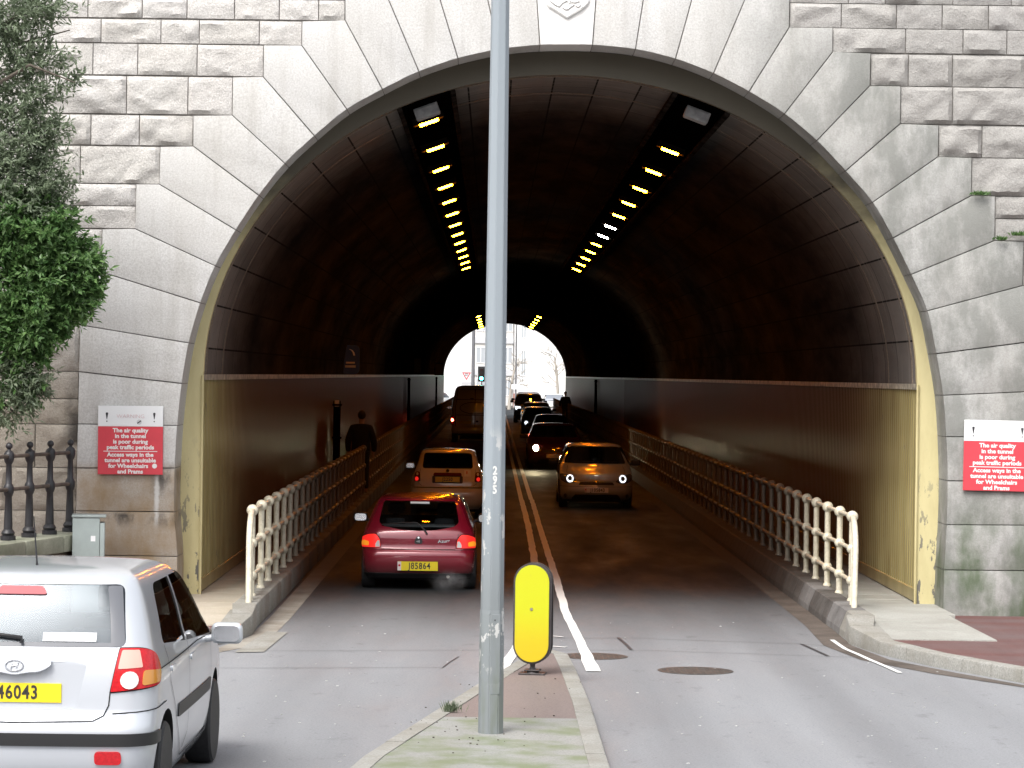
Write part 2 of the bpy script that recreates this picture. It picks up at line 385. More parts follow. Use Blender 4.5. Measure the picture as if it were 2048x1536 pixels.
def concrete(name, c, var=0.25, stain=(0.2, 0.17, 0.12), k=0.5, soot=True):
    t = NT(name); s = t.coord('Object')
    a = t.mix(t.ramp(t.noise(s, 50, 3, 0.6), [(0.3, 0.0), (0.7, 1.0)]), tuple(x * (1 - var) for x in c), tuple(x * (1 + var * .6) for x in c))
    a = t.mix(t.math('MULTIPLY', t.ramp(t.noise(s, 1.7, 6, 0.65), [(0.4, 0.0), (0.65, 1.0)]), k), a, stain)
    if soot: a = t.soot(a, 32.5, 43.0, .88)  # same inward shade painted over kerbs, slabs and channels
    t.bsdf(a, 0.8, normal=t.bump(t.noise(s, 60, 4), 0.3, 0.008)); MATS[name] = t.m
concrete('worn_kerb', (0.21, 0.205, 0.20), 0.2, (0.05, 0.045, 0.04), .6); concrete('kerb_stone', (0.32, 0.315, 0.29), 0.3, (0.19, 0.175, 0.14), .65); concrete('slab', (0.47, 0.42, 0.34), 0.15, (0.33, 0.27, 0.19), 0.4)
concrete('grey_slab', (0.37, 0.37, 0.34), 0.2, (0.24, 0.23, 0.2)); concrete('wet_channel', (0.125, 0.105, 0.09), 0.3, (0.05, 0.04, 0.033), 0.8); concrete('channel', (0.34, 0.32, 0.28), 0.2, (0.17, 0.14, 0.11), 0.75)
concrete('coping', (0.34, 0.345, 0.27), 0.2, (0.15, 0.16, 0.10), 0.75); concrete('dark_kerb', (0.115, 0.108, 0.10), 0.3, (0.03, 0.027, 0.025), 0.75)
concrete('rubble', (0.25, 0.20, 0.155), 0.4, (0.10, 0.07, 0.05), 0.6)

# ------------------------------------------------------------------ ground and road
bm = new(); sheet(bm, [(-900, -400), (900, -400), (900, 1600), (-900, 1600)], -0.03); struct('ground', bm, MATS['ground'])
bm = new()
sheet(bm, [(-16, -40), (16, -40), (16, 24), (16, YP + .6), (4.2, YP + .6), (4.2, YEND), (22, YEND), (22, 262), (-22, 262), (-22, YEND), (-2.9, YEND), (-2.9, YP + .6), (-16, YP + .6)], 0.0)
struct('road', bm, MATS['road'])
# hill over the tunnel, behind the portal wall
bm = new()
prev = None
for i in range(0, 13):
    y = YP + 1.2 + (YEND - YP - 2.4) * i / 12; row = []
    for x, z in ((-40, 0), (-26, 7.5), (-14, 9.0), (-7.2, 9.2), (7.2 + CX * 2, 9.2), (16, 9.0), (28, 7.5), (42, 0)):
        row.append(bm.verts.new((x, y, z + (0.5 * noise.noise((x * .1, y * .1, 0)) if z > 1 else 0))))
    if prev:
        for k in range(7): bm.faces.new((prev[k], prev[k + 1], row[k + 1], row[k]))
    prev = row
struct('hill', bm, MATS['ground'], 60)

# kerbs, walkways and pavements -------------------------------------------------
def along(bm, x0, x1, z0, z1, y0, y1, step, bev, mi=0, gap=0.006, jit=0.004):
    y = y0
    while y < y1 - 0.05:
        e = min(y + step, y1); d = random.uniform(-jit, jit)
        box(bm, x0 + d, x1 + d, y, e - gap, z0, z1 + d * .5, bev, 2, mi); y = e
YS = 31.35                                   # where the raised walkways start
bm = new(); along(bm, KL - .27, KL, -0.02, 0.27, YS + .35, YEND, 1.8, 0.03); 
struct('left_tunnel_kerb', bm, MATS['kerb_stone'], 40)
def tunnel_kerb_right():
    """Chamfered kerb blocks, some of them pale and worn, the others black with grime."""
    bm = new(); y = YS - .1; k = 0
    while y < YEND - .1:
        n = 0.62 if y < 50 else 2.5
        e = min(y + n, YEND); mi = 2 if k == 0 else (1 if (k % 5 in (1, 2) and y < 36.5) else 0)
        a, b = KR, KR + .30; zt = 0.27
        sec = [(a, -0.02), (a + .01, .07), (a + .085, zt - .01), (a + .11, zt), (b, zt), (b, -0.02)]
        A = [bm.verts.new((x, y + .008, z)) for x, z in sec]; B = [bm.verts.new((x, e - .008, z)) for x, z in sec]
        fs = [bm.faces.new((A[j], A[j + 1], B[j + 1], B[j])) for j in range(5)] + [bm.faces.new(A[::-1]), bm.faces.new(B)]
        for f in fs: f.material_index = mi
        y = e; k += 1
    bmesh.ops.recalc_face_normals(bm, faces=bm.faces)
    return bm
struct('right_tunnel_kerb', tunnel_kerb_right(), [MATS['dark_kerb'], MATS['worn_kerb'], MATS['kerb_stone']])
bm = new(); box(bm, KR - .012, KR + .34, YS - .1, YEND, -0.05, -0.01); struct('kerb_bed', bm, MATS['tar'])
# curved kerb outside on the right and on the left: centre lines from the photograph's kerb tops
def kerb_run(name, pts, w, h, m, inward, step=0.9, wide=0.0):
    """Kerb stones along a poly-line of road-side face points; inward = side of the pavement (+1 left of travel)."""
    bm = new(); fine = []
    for p, q in zip(pts, pts[1:]):
        p, q = Vector(p), Vector(q); n = max(1, int((q - p).length / step))
        for i in range(n): fine.append(p.lerp(q, i / n))
    fine.append(Vector(pts[-1]))
    L = []
    for i, p in enumerate(fine):
        d = (fine[min(i + 1, len(fine) - 1)] - fine[max(i - 1, 0)]); d = Vector((d.x, d.y)).normalized(); L.append(Vector((-d.y, d.x)) * inward)
    for i in range(len(fine) - 1):
        p, q = fine[i], fine[i + 1]; d = Vector((q.x - p.x, q.y - p.y)).normalized() * .004
        hp = p.z if len(p) > 2 and p.z > 0 else h; hq = q.z if len(q) > 2 and q.z > 0 else h
        jz = random.uniform(-.003, .003)
        wi, wj = [w + wide * max(0.0, 1 - (fine[0] - fine[q_]).length / 1.7) for q_ in (i, i + 1)]
        P0, P1 = Vector((p.x, p.y)) + d, Vector((p.x, p.y)) + L[i] * wi + d
        Q0, Q1 = Vector((q.x, q.y)) - d, Vector((q.x, q.y)) + L[i + 1] * wj - d
        c = 0.025
        def ring(a, b, hh):
            t = (b - a).normalized()
            return [bm.verts.new((*a, -.02)), bm.verts.new((*a, hh - c)), bm.verts.new((*(a + t * c * .35), hh - c * .3)), bm.verts.new((*(a + t * c), hh)), bm.verts.new((*b, hh)), bm.verts.new((*b, -.02))]
        A, B = ring(P0, P1, hp + jz), ring(Q0, Q1, hq + jz)
        for k in range(5): bm.faces.new((A[k], A[k + 1], B[k + 1], B[k]))
        bm.faces.new(A); bm.faces.new(B)
    bmesh.ops.recalc_face_normals(bm, faces=bm.faces)
    return struct(name, bm, m, 35)
KRP = [(KR, YS - .1, .27), (3.80, 30.7, .20), (3.98, 29.6, .14), (4.35, 28.4, .13), (4.95, 27.0, .13), (5.85, 25.4, .13), (7.2, 23.4, .13), (9.0, 21.4, .13), (12.0, 18.8, .13), (16.0, 16.2, .13)]
kerb_run('right_kerb', KRP, .16, .13, MATS['kerb_stone'], 1, .45, .15)
KLP = [(KL, YS + .35, .27), (-2.53, 30.9, .22), (-2.62, 30.2, .15), (-2.88, 29.3, .13), (-3.35, 28.1, .13), (-4.0, 26.8, .13), (-4.9, 25.3, .13), (-6.4, 23.4, .13), (-9, 20.6, .13), (-16, 14.5, .13)]
kerb_run('left_kerb', KLP, .16, .13, MATS['kerb_stone'], -1, .45, .11)
def pave(name, kerb, far, m, z, side):
    bm = new(); pts = [(p[0] + .13 * side, p[1] + .02) for p in kerb] + far
    sheet(bm, pts, z); return struct(name, bm, m)
pave('right_pavement', KRP, [(16, YP + .5), (KR + .2, YP + .5)], MATS['red_paving'], 0.122, 1)
pave('left_pavement', KLP, [(-16, YP + .5), (KL - .2, YP + .5)], MATS['red_paving'], 0.122, -1)
# walkway slabs inside the tunnel and just in front of it
def slabs(name, x0, x1, y0, y1, z, m):
    bm = new(); y = y0
    while y < y1:
        L = 0.72 if y < 60 else 3.0; e = min(y + L, y1)
        box(bm, x0, x1, y, e - .012, z - .12, z + random.uniform(-.003, .003), .006); y = e
    return struct(name, bm, m)
slabs('left_walkway', CX - HW - .2, KL - .272, 31.9, YEND, 0.20, MATS['slab'])
slabs('right_walkway', KR + .302, CX + HW + .2, 32.3, YEND, 0.20, MATS['grey_slab'])
def ramp(name, xa, xb, xc, xd, y1, y0, m):
    """Flagstones sloping from the tunnel walkway down to the pavement."""
    bm = new(); n = 3
    for i in range(n):
        t0, t1 = i / n, (i + 1) / n; f = lambda t, a, b: a + (b - a) * t
        z0, z1 = f(t0, .20, .135), f(t1, .20, .135); g = .006
        P = [(f(t0, xa, xc), f(t0, y1, y0) - g, z0), (f(t0, xb, xd), f(t0, y1, y0) - g, z0), (f(t1, xb, xd), f(t1, y1, y0) + g, z1), (f(t1, xa, xc), f(t1, y1, y0) + g, z1)]
        vs = [bm.verts.new(p) for p in P]; lo = [bm.verts.new((p[0], p[1], .05)) for p in P]; bm.faces.new(vs)
        for k in range(4): bm.faces.new((vs[k - 1], lo[k - 1], lo[k], vs[k]))
    bmesh.ops.recalc_face_normals(bm, faces=bm.faces); struct(name, bm, m)
ramp('left_ramp', CX - HW - .1, KL - .272, CX - HW - .1, KL - .20, 31.9, 30.5, MATS['slab'])
ramp('right_ramp', KR + .302, CX + HW + .1, KR + .22, CX + HW + .25, 32.3, 29.9, MATS['grey_slab'])
for nm, Q in (('left_ramp_edge', [(KL - .13, 31.69, .205), (KL - .29, 31.69, .20), (KL - .30, 30.3, .136), (KL - .20, 30.3, .136)]), ('right_ramp_edge', [(KR + .14, 31.24, .205), (KR + .32, 31.24, .20), (KR + .32, 29.9, .136), (KR + .26, 29.9, .136)])):
    bm = new(); sheet(bm, Q, 0)
    for v, q in zip(bm.verts, Q): v.co = Vector(q)
    struct(nm, bm, MATS['kerb_stone'])
# drainage channels beside the kerbs
bm = new(); ribbon_flat(bm, [(KL + .16, 60), (KL + .16, 33.0), (-2.42, 30.6), (-2.62, 29.4), (-3.1, 28.1), (-3.9, 26.6)], .24, 0.004); struct('left_channel', bm, MATS['channel'])
bm = new(); ribbon_flat(bm, [(KR - .12, 70), (KR - .12, 33), (3.66, 30.5), (3.86, 29.0), (4.34, 27.8), (5.0, 26.5)], [.24, .26, .30, .30, .26, .1], 0.004); struct('right_channel', bm, MATS['wet_channel'])
bm = new(); p = [on(*q) for q in ((470, 1306), (528, 1305), (575, 1266), (533, 1264))]; sheet(bm, [(v.x, v.y) for v in p], 0.008); struct('concrete_patch', bm, MATS['kerb_stone'])

# road markings and repairs ------------------------------------------------------
def mark(name, pts, w, m='road_paint', z=0.009, pix=True):
    bm = new(); q = [on(*p) for p in pts] if pix else [Vector((*p, 0)) for p in pts]
    fine = [q[0]]
    for a, b in zip(q, q[1:]):
        n = max(1, int((b - a).length / 0.5)) if (b - a).length < 30 else 1
        for i in range(1, n + 1): fine.append(a.lerp(b, i / n) + (Vector((random.uniform(-.007, .007), 0, 0)) if i < n else Vector((0, 0, 0))))
    ribbon_flat(bm, fine, (w + [w[-1]] * len(fine))[:len(fine)] if isinstance(w, list) else w, z); return struct(name, bm, MATS[m])
mark('white_line', [(1187, 1344), (1156, 1276), (1130, 1223), (1117, 1174), (1106.5, 1140), (1078.6, 1052), (1063.5, 1000)], [.14, .14, .13, .12, .11] + [.10] * 60)
mark('white_line', [(.885, on(1063.5, 1000).y), (.86, 100), (.86, YEND + 20)], .10, pix=False)
mark('white_line', [(1003, 1341), (1027, 1308), (1061, 1248), (1076, 1195), (1074, 1150), (1056.5, 1052), (1042.6, 1000)], .11)
mark('white_line', [(.66, on(1042.6, 1000).y), (.64, 100), (.64, YEND + 20)], .10, pix=False)
for a, b in (((1100, 1273), (1126, 1275)), ((1096, 1293), (1131, 1296)), ((1090, 1315), (1137, 1319))):
    mark('chevron_line', [a, b], .045)
mark('edge_line', [(1664, 1281), (1690, 1299), (1740, 1321), (1800, 1347)], .05)
for pts in ([(440, 1303), (700, 1302), (958, 1301)], [(440, 1337), (885, 1336)], [(885, 1336), (917, 1314)], [(1000, 1277), (1270, 1277), (1608, 1289), (1700, 1296)], [(1000, 1300), (1310, 1302), (1660, 1314), (1740, 1316)]):
    mark('tar_joint', pts, .013, 'tar', .006)
for pts in ([(1236, 1276), (1262, 1300)], [(1603, 1289), (1656, 1313)]): mark('tar_joint', pts, .035, 'tar', .007)
for nm, px, py, dia, lab in (('manhole_cover', 1188, 1313, .62, 'round iron manhole cover crossed by the white line end'), ('manhole_cover', 1391, 1342, .66, 'round iron manhole cover alone in the right lane')):
    bm = new(); c = on(px, py); r = dia / 2
    lathe(bm, [(r * 1.1, .003), (r * 1.08, .0055), (r * 1.0, .0055)], (0, 0, 0), 40)
    for i in range(-5, 6):
        for j in range(-5, 6):
            if math.hypot(i, j) < 5.2 and (i + j) % 2 == 0: box(bm, i * r * .18 - .02, i * r * .18 + .02, j * r * .18 - .02, j * r * .18 + .02,   .005, .007)
    o = obj(nm, bm, M('iron_cover', (0.07, 0.065, 0.06), .55, var=.4, vs=20)); o.location = (c.x, c.y, 0); tag(o, lab, 'manhole cover', 'manhole covers in the road')

# traffic island --------------------------------------------------------------------
IL = [on(*p, 0.0) for p in ((560, 1680), (728, 1536), (874, 1441), (956, 1388), (1030, 1343))]
IR = [on(*p, 0.0) for p in ((1262, 1680), (1213, 1536), (1180, 1425), (1150, 1352), (1137, 1327))]
isl = [(v.x, v.y) for v in IL] + [((IL[-1].x * 2 + IR[-1].x) / 3, IR[-1].y + .55), ((IL[-1].x + IR[-1].x * 2) / 3, IR[-1].y + .50)] + [(v.x, v.y) for v in reversed(IR)]
kerb_run('island_kerb', [(x, y, 0.10) for x, y in isl], .15, .10, MATS['kerb_stone'], -1, .7)
ins = offset_poly(isl, .13); n = len(ins)
cut = on(960, 1433, .1).y
bm = new(); f = sheet(bm, ins, .094)
bmesh.ops.bisect_plane(bm, geom=bm.verts[:] + bm.edges[:] + bm.faces[:], plane_co=(0, cut, 0), plane_no=(0, 1, 0))
for f in bm.faces: f.material_index = 1 if f.calc_center_median().y > cut else 0
struct('island', bm, [MATS['island_top'], MATS['island_red']])

# ------------------------------------------------------------------ tunnel portal
INTR = [(355, 1195), (355, 1113), (349, 1024), (350, 936), (355, 851), (364, 767), (378, 686), (401, 606), (431, 532), (472, 460), (518, 391), (570, 327), (629, 272), (694, 219), (765, 179), (838, 143.5), (916, 117), (998, 99), (1080, 90.6),
        (1185, 90.6), (1271, 99), (1351, 118), (1427, 147), (1498, 183.5), (1569, 228), (1633.5, 281.6), (1691, 342), (1745, 405), (1786, 476), (1822, 549), (1854, 622), (1872, 707.6), (1886, 790.7), (1892, 873.7), (1894.7, 961.6), (1893, 1049.6), (1888, 1140), (1886, 1222)]
def pl(p): v = at(p[0], p[1], YP); return (v.x, v.z)
IP = [pl(p) for p in INTR]
IP[0] = (IP[0][0], -.02); IP[-1] = (IP[-1][0], -.02)
def arcpt(i, t):
    """A point between joints i and i+1 on a smooth curve through the joints."""
    g = lambda k: Vector(IP[max(0, min(len(IP) - 1, k))])
    p0, p1, p2, p3 = g(i - 1), g(i), g(i + 1), g(i + 2)
    return tuple(0.5 * ((2 * p1) + (p2 - p0) * t + (2 * p0 - 5 * p1 + 4 * p2 - p3) * t * t + (3 * p1 - p0 - 3 * p2 + p3) * t ** 3))
# outer outline of each block, from the joint i outer point to the joint i+1 outer point
OL = {0: [(148, 1195), (149, 1110)], 1: [(149, 1110), (151, 1022)], 2: [(151, 1022), (153, 936)], 3: [(153, 936), (155, 848)], 4: [(155, 848), (157, 743)], 5: [(157, 743), (160, 650)],
      6: [(160, 650), (162, 545), (203, 544)], 7: [(203, 544), (204, 458), (269, 457)], 8: [(269, 457), (272, 368), (318, 368)], 9: [(318, 368), (320, 293), (386, 292)], 10: [(386, 292), (386, 231), (464, 230)],
      11: [(464, 230), (465, 154), (526, 153)], 12: [(526, 153), (527, 90), (603, 90)], 13: [(603, 90), (604, 42), (690, 40)], 14: [(690, 40), (690, -60), (752, -60)], 15: [(752, -60), (862, -60)], 16: [(862, -60), (962, -60)],
      17: [(962, -60), (1070, -60)], 18: [(1070, -60), (1196, -60)], 19: [(1196, -60), (1296, -60)], 20: [(1296, -60), (1400, -60)], 21: [(1400, -60), (1515, -60)], 22: [(1515, -60), (1580, -60), (1579, 54)],
      23: [(1579, 54), (1666, 55), (1666, 103)], 24: [(1666, 103), (1742, 106), (1740, 171)], 25: [(1740, 171), (1802, 172), (1801, 247)], 26: [(1801, 247), (1878, 250), (1877, 313)], 27: [(1877, 313), (1944, 315), (1943, 391)],
      28: [(1943, 391), (1991, 392), (1990, 481)], 29: [(1990, 481), (2048, 483), (2046, 571)], 30: [(2046, 571), (2086, 573), (2086, 680)], 31: [(2086, 680), (2090, 782)], 32: [(2090, 782), (2092, 873)], 33: [(2092, 873), (2094, 962)],
      34: [(2094, 962), (2096, 1051)], 35: [(2096, 1051), (2097, 1142)], 36: [(2097, 1142), (2098, 1222)]}
portal = thing('tunnel_portal', 'tall granite tunnel portal with a stepped arch of pale dressed blocks', 'tunnel entrance', (0, YP, 0))
def block(bm, poly, y0, y1, gap=.0045, bev=.008):
    P = offset_poly(poly, gap); vs = [bm.verts.new((x, y0, z)) for x, z in P]
    f = bm.faces.new(vs); r = bmesh.ops.extrude_face_region(bm, geom=[f])
    for v in r['geom']:
        if isinstance(v, bmesh.types.BMVert): v.co.y = y1
    es = [e for e in f.edges]
    if bev: bmesh.ops.bevel(bm, geom=es, offset=bev, segments=2, affect='EDGES', profile=.5)
bm = new(); bmr = new(); key = new(); DEPTH = .72
for i in range(len(IP) - 1):
    inn = [arcpt(i, k / 4) for k in range(5)]
    out = [pl(p) for p in OL[i]]
    if i == 0: out[0] = (out[0][0], -.02)
    if i == len(IP) - 2: out[-1] = (out[-1][0], -.02)
    poly = inn + out[::-1]
    j = random.uniform(-.006, .006)
    block(key if i == 18 else (bm if i < 18 else bmr), poly, j - (.02 if i == 18 else 0), DEPTH)
for b in (bm, bmr, key): bmesh.ops.recalc_face_normals(b, faces=b.faces)
obj('arch_ring', bm, MATS['granite'], portal, 40); obj('arch_ring', bmr, MATS['granite'], portal, 40)
ks = obj('keystone', key, M('pale_stone', (0.74, 0.73, 0.71), .8, var=.06, vs=20, bump=.15), portal, 40)
# mortar and core behind the blocks
bm = new(); prof = [arcpt(i, k / 3) for i in range(len(IP) - 1) for k in range(3)] + [IP[-1]]
cz = 2.4
def outp(p, g): d = Vector((p[0] - CX, p[1] - cz)); 
core = []
for p in prof:
    d = Vector((p[0] - CX, max(p[1] - cz, 0) if True else 0)); d = d.normalized() if d.length > .01 else Vector((1, 0))
    q = Vector(p) + d * .012
    k = min((15.2 / abs(d.x)) if abs(d.x) > 1e-3 else 1e9, (6.6 / d.y) if d.y > 1e-3 else 1e9)
    o = (CX + d.x * k, p[1] if d.y < 1e-3 else cz + d.y * k); core.append((q, o))
A = [(bm.verts.new((a.x, .05, a.y)), bm.verts.new((o[0], .05, o[1]))) for a, o in core]
B = [(bm.verts.new((a.x, .70, a.y)), bm.verts.new((o[0], .70, o[1]))) for a, o in core]
for (a, b) in ((A, B),):
    for i in range(len(a) - 1):
        bm.faces.new((a[i][0], a[i][1], a[i + 1][1], a[i + 1][0])); bm.faces.new((b[i][0], b[i][1], b[i + 1][1], b[i + 1][0]))
        bm.faces.new((a[i][0], b[i][0], b[i + 1][0], a[i + 1][0])); bm.faces.new((a[i][1], b[i][1], b[i + 1][1], a[i + 1][1]))
obj('wall_core', bm, MATS['mortar'], portal)
# shield carved on the keystone
bm = new()
sh = [(1090, -52), (1090, 3), (1093, 10), (1098, 16), (1106, 20), (1134, 38), (1162, 20), (1170, 15), (1176, 9), (1179, 2), (1179, -52)]
P = [pl(p) for p in sh]; vs = [bm.verts.new((x, -.055, z)) for x, z in P]; f = bm.faces.new(vs)
r = bmesh.ops.extrude_face_region(bm, geom=[f])
for v in r['geom']:
    if isinstance(v, bmesh.types.BMVert): v.co.y = -.015
bmesh.ops.bevel(bm, geom=list(f.edges), offset=.012, segments=2, affect='EDGES')
bmesh.ops.recalc_face_normals(bm, faces=bm.faces)
shield = obj('shield', bm, MATS['pale_stone'], ks, 40)
bm = new()
for pts in ([(1101, 2), (1106, 7), (1112, 11), (1119, 14)], [(1118, 14), (1123, 8), (1129, 4), (1138, 1)], [(1126, 16), (1131, 20), (1136, 19), (1142, 14), (1148, 10)], [(1138, 1), (1143, 5), (1149, 6), (1158, 3)], [(1136, 2), (1139, 8)], [(1152, 12), (1156, 15), (1160, 11)],
            [(1098, -14), (1110, -9), (1122, -16), (1136, -10), (1150, -17), (1164, -9), (1172, -16)], [(1098, -34), (1112, -28), (1126, -37), (1140, -29), (1154, -38), (1170, -30)]):
    tube(bm, [(pl(p)[0], -.056, pl(p)[1]) for p in pts], .013, 6)
obj('relief', bm, MATS['pale_stone'], shield, 60)
# rock-faced courses
def rock_block(bm, x0, x1, z0, z1, seed):
    rnd = random.Random(seed); g = .006; x0 += g; x1 -= g; z0 += g * .8; z1 -= g * .8
    w, h = x1 - x0, z1 - z0
    if w < .04 or h < .04: return
    nx, nz = max(4, int(w / .045)), max(4, int(h / .040)); mx = min(.05, .022 + h * .06) * rnd.uniform(.55, 1.2)
    planes = []
    for _ in range(rnd.randint(2, 5)):
        ang = rnd.choice((-1.57, -1.57, -1.2, -1.9, 1.57, 0.2, 2.9)) + rnd.uniform(-.5, .5)
        cx_, cz_ = rnd.uniform(x0, x1), (z0 + h * rnd.uniform(.06, .5)) if math.sin(ang) < 0 else z1 - h * rnd.uniform(.02, .25)
        planes.append((cx_, cz_, math.cos(ang), math.sin(ang), rnd.uniform(.2, .7)))
    V = {}
    ox, oy = rnd.uniform(0, 50), rnd.uniform(0, 50); rg = rnd.choice((.01, .025, .05, .065))
    for i in range(nx + 1):
        for j in range(nz + 1):
            x, z = x0 + w * i / nx, z0 + h * j / nz
            e = min(x - x0, x1 - x, z - z0, z1 - z); ed = min(1.0, e / .035)
            hh = mx
            for (a, b, c, d, k) in planes:
                dd = (x - a) * c + (z - b) * d + .05 * noise.noise((x * 5 + ox, z * 5, oy))
                if dd > 0: hh = min(hh, mx - dd * k * .8)
            hh = max(hh, .012) + .012 * noise.fractal((x * 9 + ox, z * 9 + oy, 0), 1.0, 2.0, 4) + rg * (abs(noise.noise((x * 3.2 + oy, z * 4.5 + ox, 1.7))) - .25)
            hh *= max(ed, 0.0) ** .6
            V[i, j] = bm.verts.new((x + (0 if i in (0, nx) else rnd.uniform(-.006, .006)), .03 - hh, z + (0 if j in (0, nz) else rnd.uniform(-.005, .005))))
    for i in range(nx):
        for j in range(nz): bm.faces.new((V[i, j], V[i + 1, j], V[i + 1, j + 1], V[i, j + 1]))
    sk = [V[i, 0] for i in range(nx + 1)] + [V[nx, j] for j in range(1, nz + 1)] + [V[i, nz] for i in range(nx - 1, -1, -1)] + [V[0, j] for j in range(nz - 1, 0, -1)]
    bk = [bm.verts.new((v.co.x, .06, v.co.z)) for v in sk]
    for i in range(len(sk)): bm.faces.new((sk[i - 1], bk[i - 1], bk[i], sk[i]))
def course(bm, z0, z1, x0, x1, seed, lo=.42, hi=.85):
    rnd = random.Random(seed); x = x0
    while x < x1 - .01:
        e = x + rnd.uniform(lo, hi) * (1.25 if z1 - z0 > .38 else 1.0)
        if x1 - e < .3: e = x1
        rock_block(bm, x, e, z0, z1, rnd.random()); x = e
def zx(px, py): v = at(px, py, YP); return v.z, v.x
bm = new()
rows = [((690, -60), (690, 0)), ((690, 0), (690, 41)), ((604, 42), (603, 90)), ((527, 90), (526, 153)), ((465, 154), (464, 230)), ((386, 231), (386, 292)), ((320, 293), (318, 368)), ((272, 368), (271, 412)), ((271, 412), (269, 457)),
        ((204, 458), (203, 502)), ((203, 502), (203, 544)), ((161, 545), (160, 600)), ((160, 600), (160, 650)), ((160, 650), (157, 743)), ((157, 743), (157, 798)), ((157, 798), (156, 849)), ((155, 849), (153, 936)), ((153, 936), (151, 1022)), ((151, 1022), (149, 1110)), ((149, 1110), (148, 1205))]
for k, (a, b) in enumerate(rows):
    z1, x = zx(*a); z0, _ = zx(*b); course(bm, z0, z1, -6.2, x, 100 + k)
bmesh.ops.recalc_face_normals(bm, faces=bm.faces)
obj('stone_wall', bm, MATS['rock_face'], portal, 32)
bm = new()
rows = [((1580, -60), (1580, 5)), ((1580, 5), (1579, 54)), ((1666, 55), (1666, 104)), ((1742, 107), (1741, 171)), ((1802, 172), (1801, 247)), ((1878, 250), (1877, 314)), ((1944, 315), (1943, 391)), ((1991, 392), (1991, 437)), ((1991, 437), (1990, 481)),
        ((2048, 483), (2046, 571)), ((2087, 573), (2087, 680)), ((2092, 680), (2092, 782)), ((2094, 782), (2094, 873)), ((2096, 873), (2096, 962)), ((2098, 962), (2098, 1051)), ((2099, 1051), (2099, 1142)), ((2100, 1142), (2100, 1225))]
for k, (a, b) in enumerate(rows):
    z1, x = zx(*a); z0, _ = zx(*b); course(bm, z0, z1, x, 7.4, 300 + k)
zt, _ = zx(1000, -60)
for r in range(4): course(bm, zt + r * .4, zt + r * .4 + .4, -6.2, 7.4, 500 + r, .6, 1.1)
bmesh.ops.recalc_face_normals(bm, faces=bm.faces)
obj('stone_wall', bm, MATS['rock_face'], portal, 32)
# plain masonry beyond the picture's sides, so that the wall goes on
bm = new(); box(bm, -15, -6.21, -.02, .6, -.02, 9.0); box(bm, 7.41, 16, -.02, .6, -.02, 9.0); box(bm, -6.2, 7.4, -.02, .6, zt + 1.61, 9.0)
obj('outer_wall', bm, MATS['rock_face'], portal)

# cream painted lining frame between stone and cladding
def vx(t):  # vault profile by angle 0..pi, right to left
    return (CX + HW * math.cos(t), DADO + RISE * math.sin(t))
bm = new(); yf = DEPTH - .04
outer = [(p[0], p[1]) for p in prof]
sec = []
for p in outer:
    if p[1] <= DADO: q = (CX + math.copysign(HW - .02, p[0] - CX), p[1])
    else:
        a = math.atan2((p[1] - DADO) / RISE, (p[0] - CX) / HW); q = (CX + (HW - .04) * math.cos(a), DADO + (RISE - .05) * math.sin(a))
    sec.append((p, q))
a = [(bm.verts.new((p[0] + math.copysign(.01, p[0] - CX), yf, p[1])), bm.verts.new((q[0], yf, q[1])), bm.verts.new((q[0], yf + .10, q[1]))) for p, q in sec]
for i in range(len(a) - 1):
    bm.faces.new((a[i][0], a[i][1], a[i + 1][1], a[i + 1][0])); bm.faces.new((a[i][1], a[i][2], a[i + 1][2], a[i + 1][1]))
bmesh.ops.recalc_face_normals(bm, faces=bm.faces)
def framemat():
    """Cream paint, almost gone under black grime round the crown."""
    t = NT('arch_frame'); s = t.coord('Object'); X, Y, Z = t.xyz(s)
    st = t.ramp(t.noise(t.mapping(s, (1, 1, .3)), 6, 5, .65), [(0.42, 0.0), (0.7, 1.0)])
    a = t.mix(t.math('MULTIPLY', st, .35), (0.60, 0.53, 0.29), (0.40, 0.33, 0.16))
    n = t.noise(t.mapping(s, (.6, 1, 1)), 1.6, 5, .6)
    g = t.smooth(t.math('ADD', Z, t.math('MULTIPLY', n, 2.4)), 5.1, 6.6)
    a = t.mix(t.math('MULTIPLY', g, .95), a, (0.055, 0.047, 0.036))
    chip = t.math('MULTIPLY', t.ramp(t.noise(t.mapping(s, (1, 1, .35), (4, 0, 2)), 8, 5, .7), [(0.555, 0.0), (0.575, 1.0)]), t.smooth(Z, 2.4, .4))
    a = t.mix(chip, a, (0.15, 0.14, 0.125))
    t.bsdf(a, .55, normal=t.bump(t.noise(s, 25, 3), .1, .01)); MATS['arch_frame'] = t.m
framemat()
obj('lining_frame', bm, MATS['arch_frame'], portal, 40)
for sx_ in (-1, 1):
    bm = new(); x = CX + sx_ * (HW - .03); tube(bm, [(x, yf - .012, .18), (x, yf - .012, DADO)], .018, 6); obj('frame_bead', bm, MATS['cream_frame'], portal)

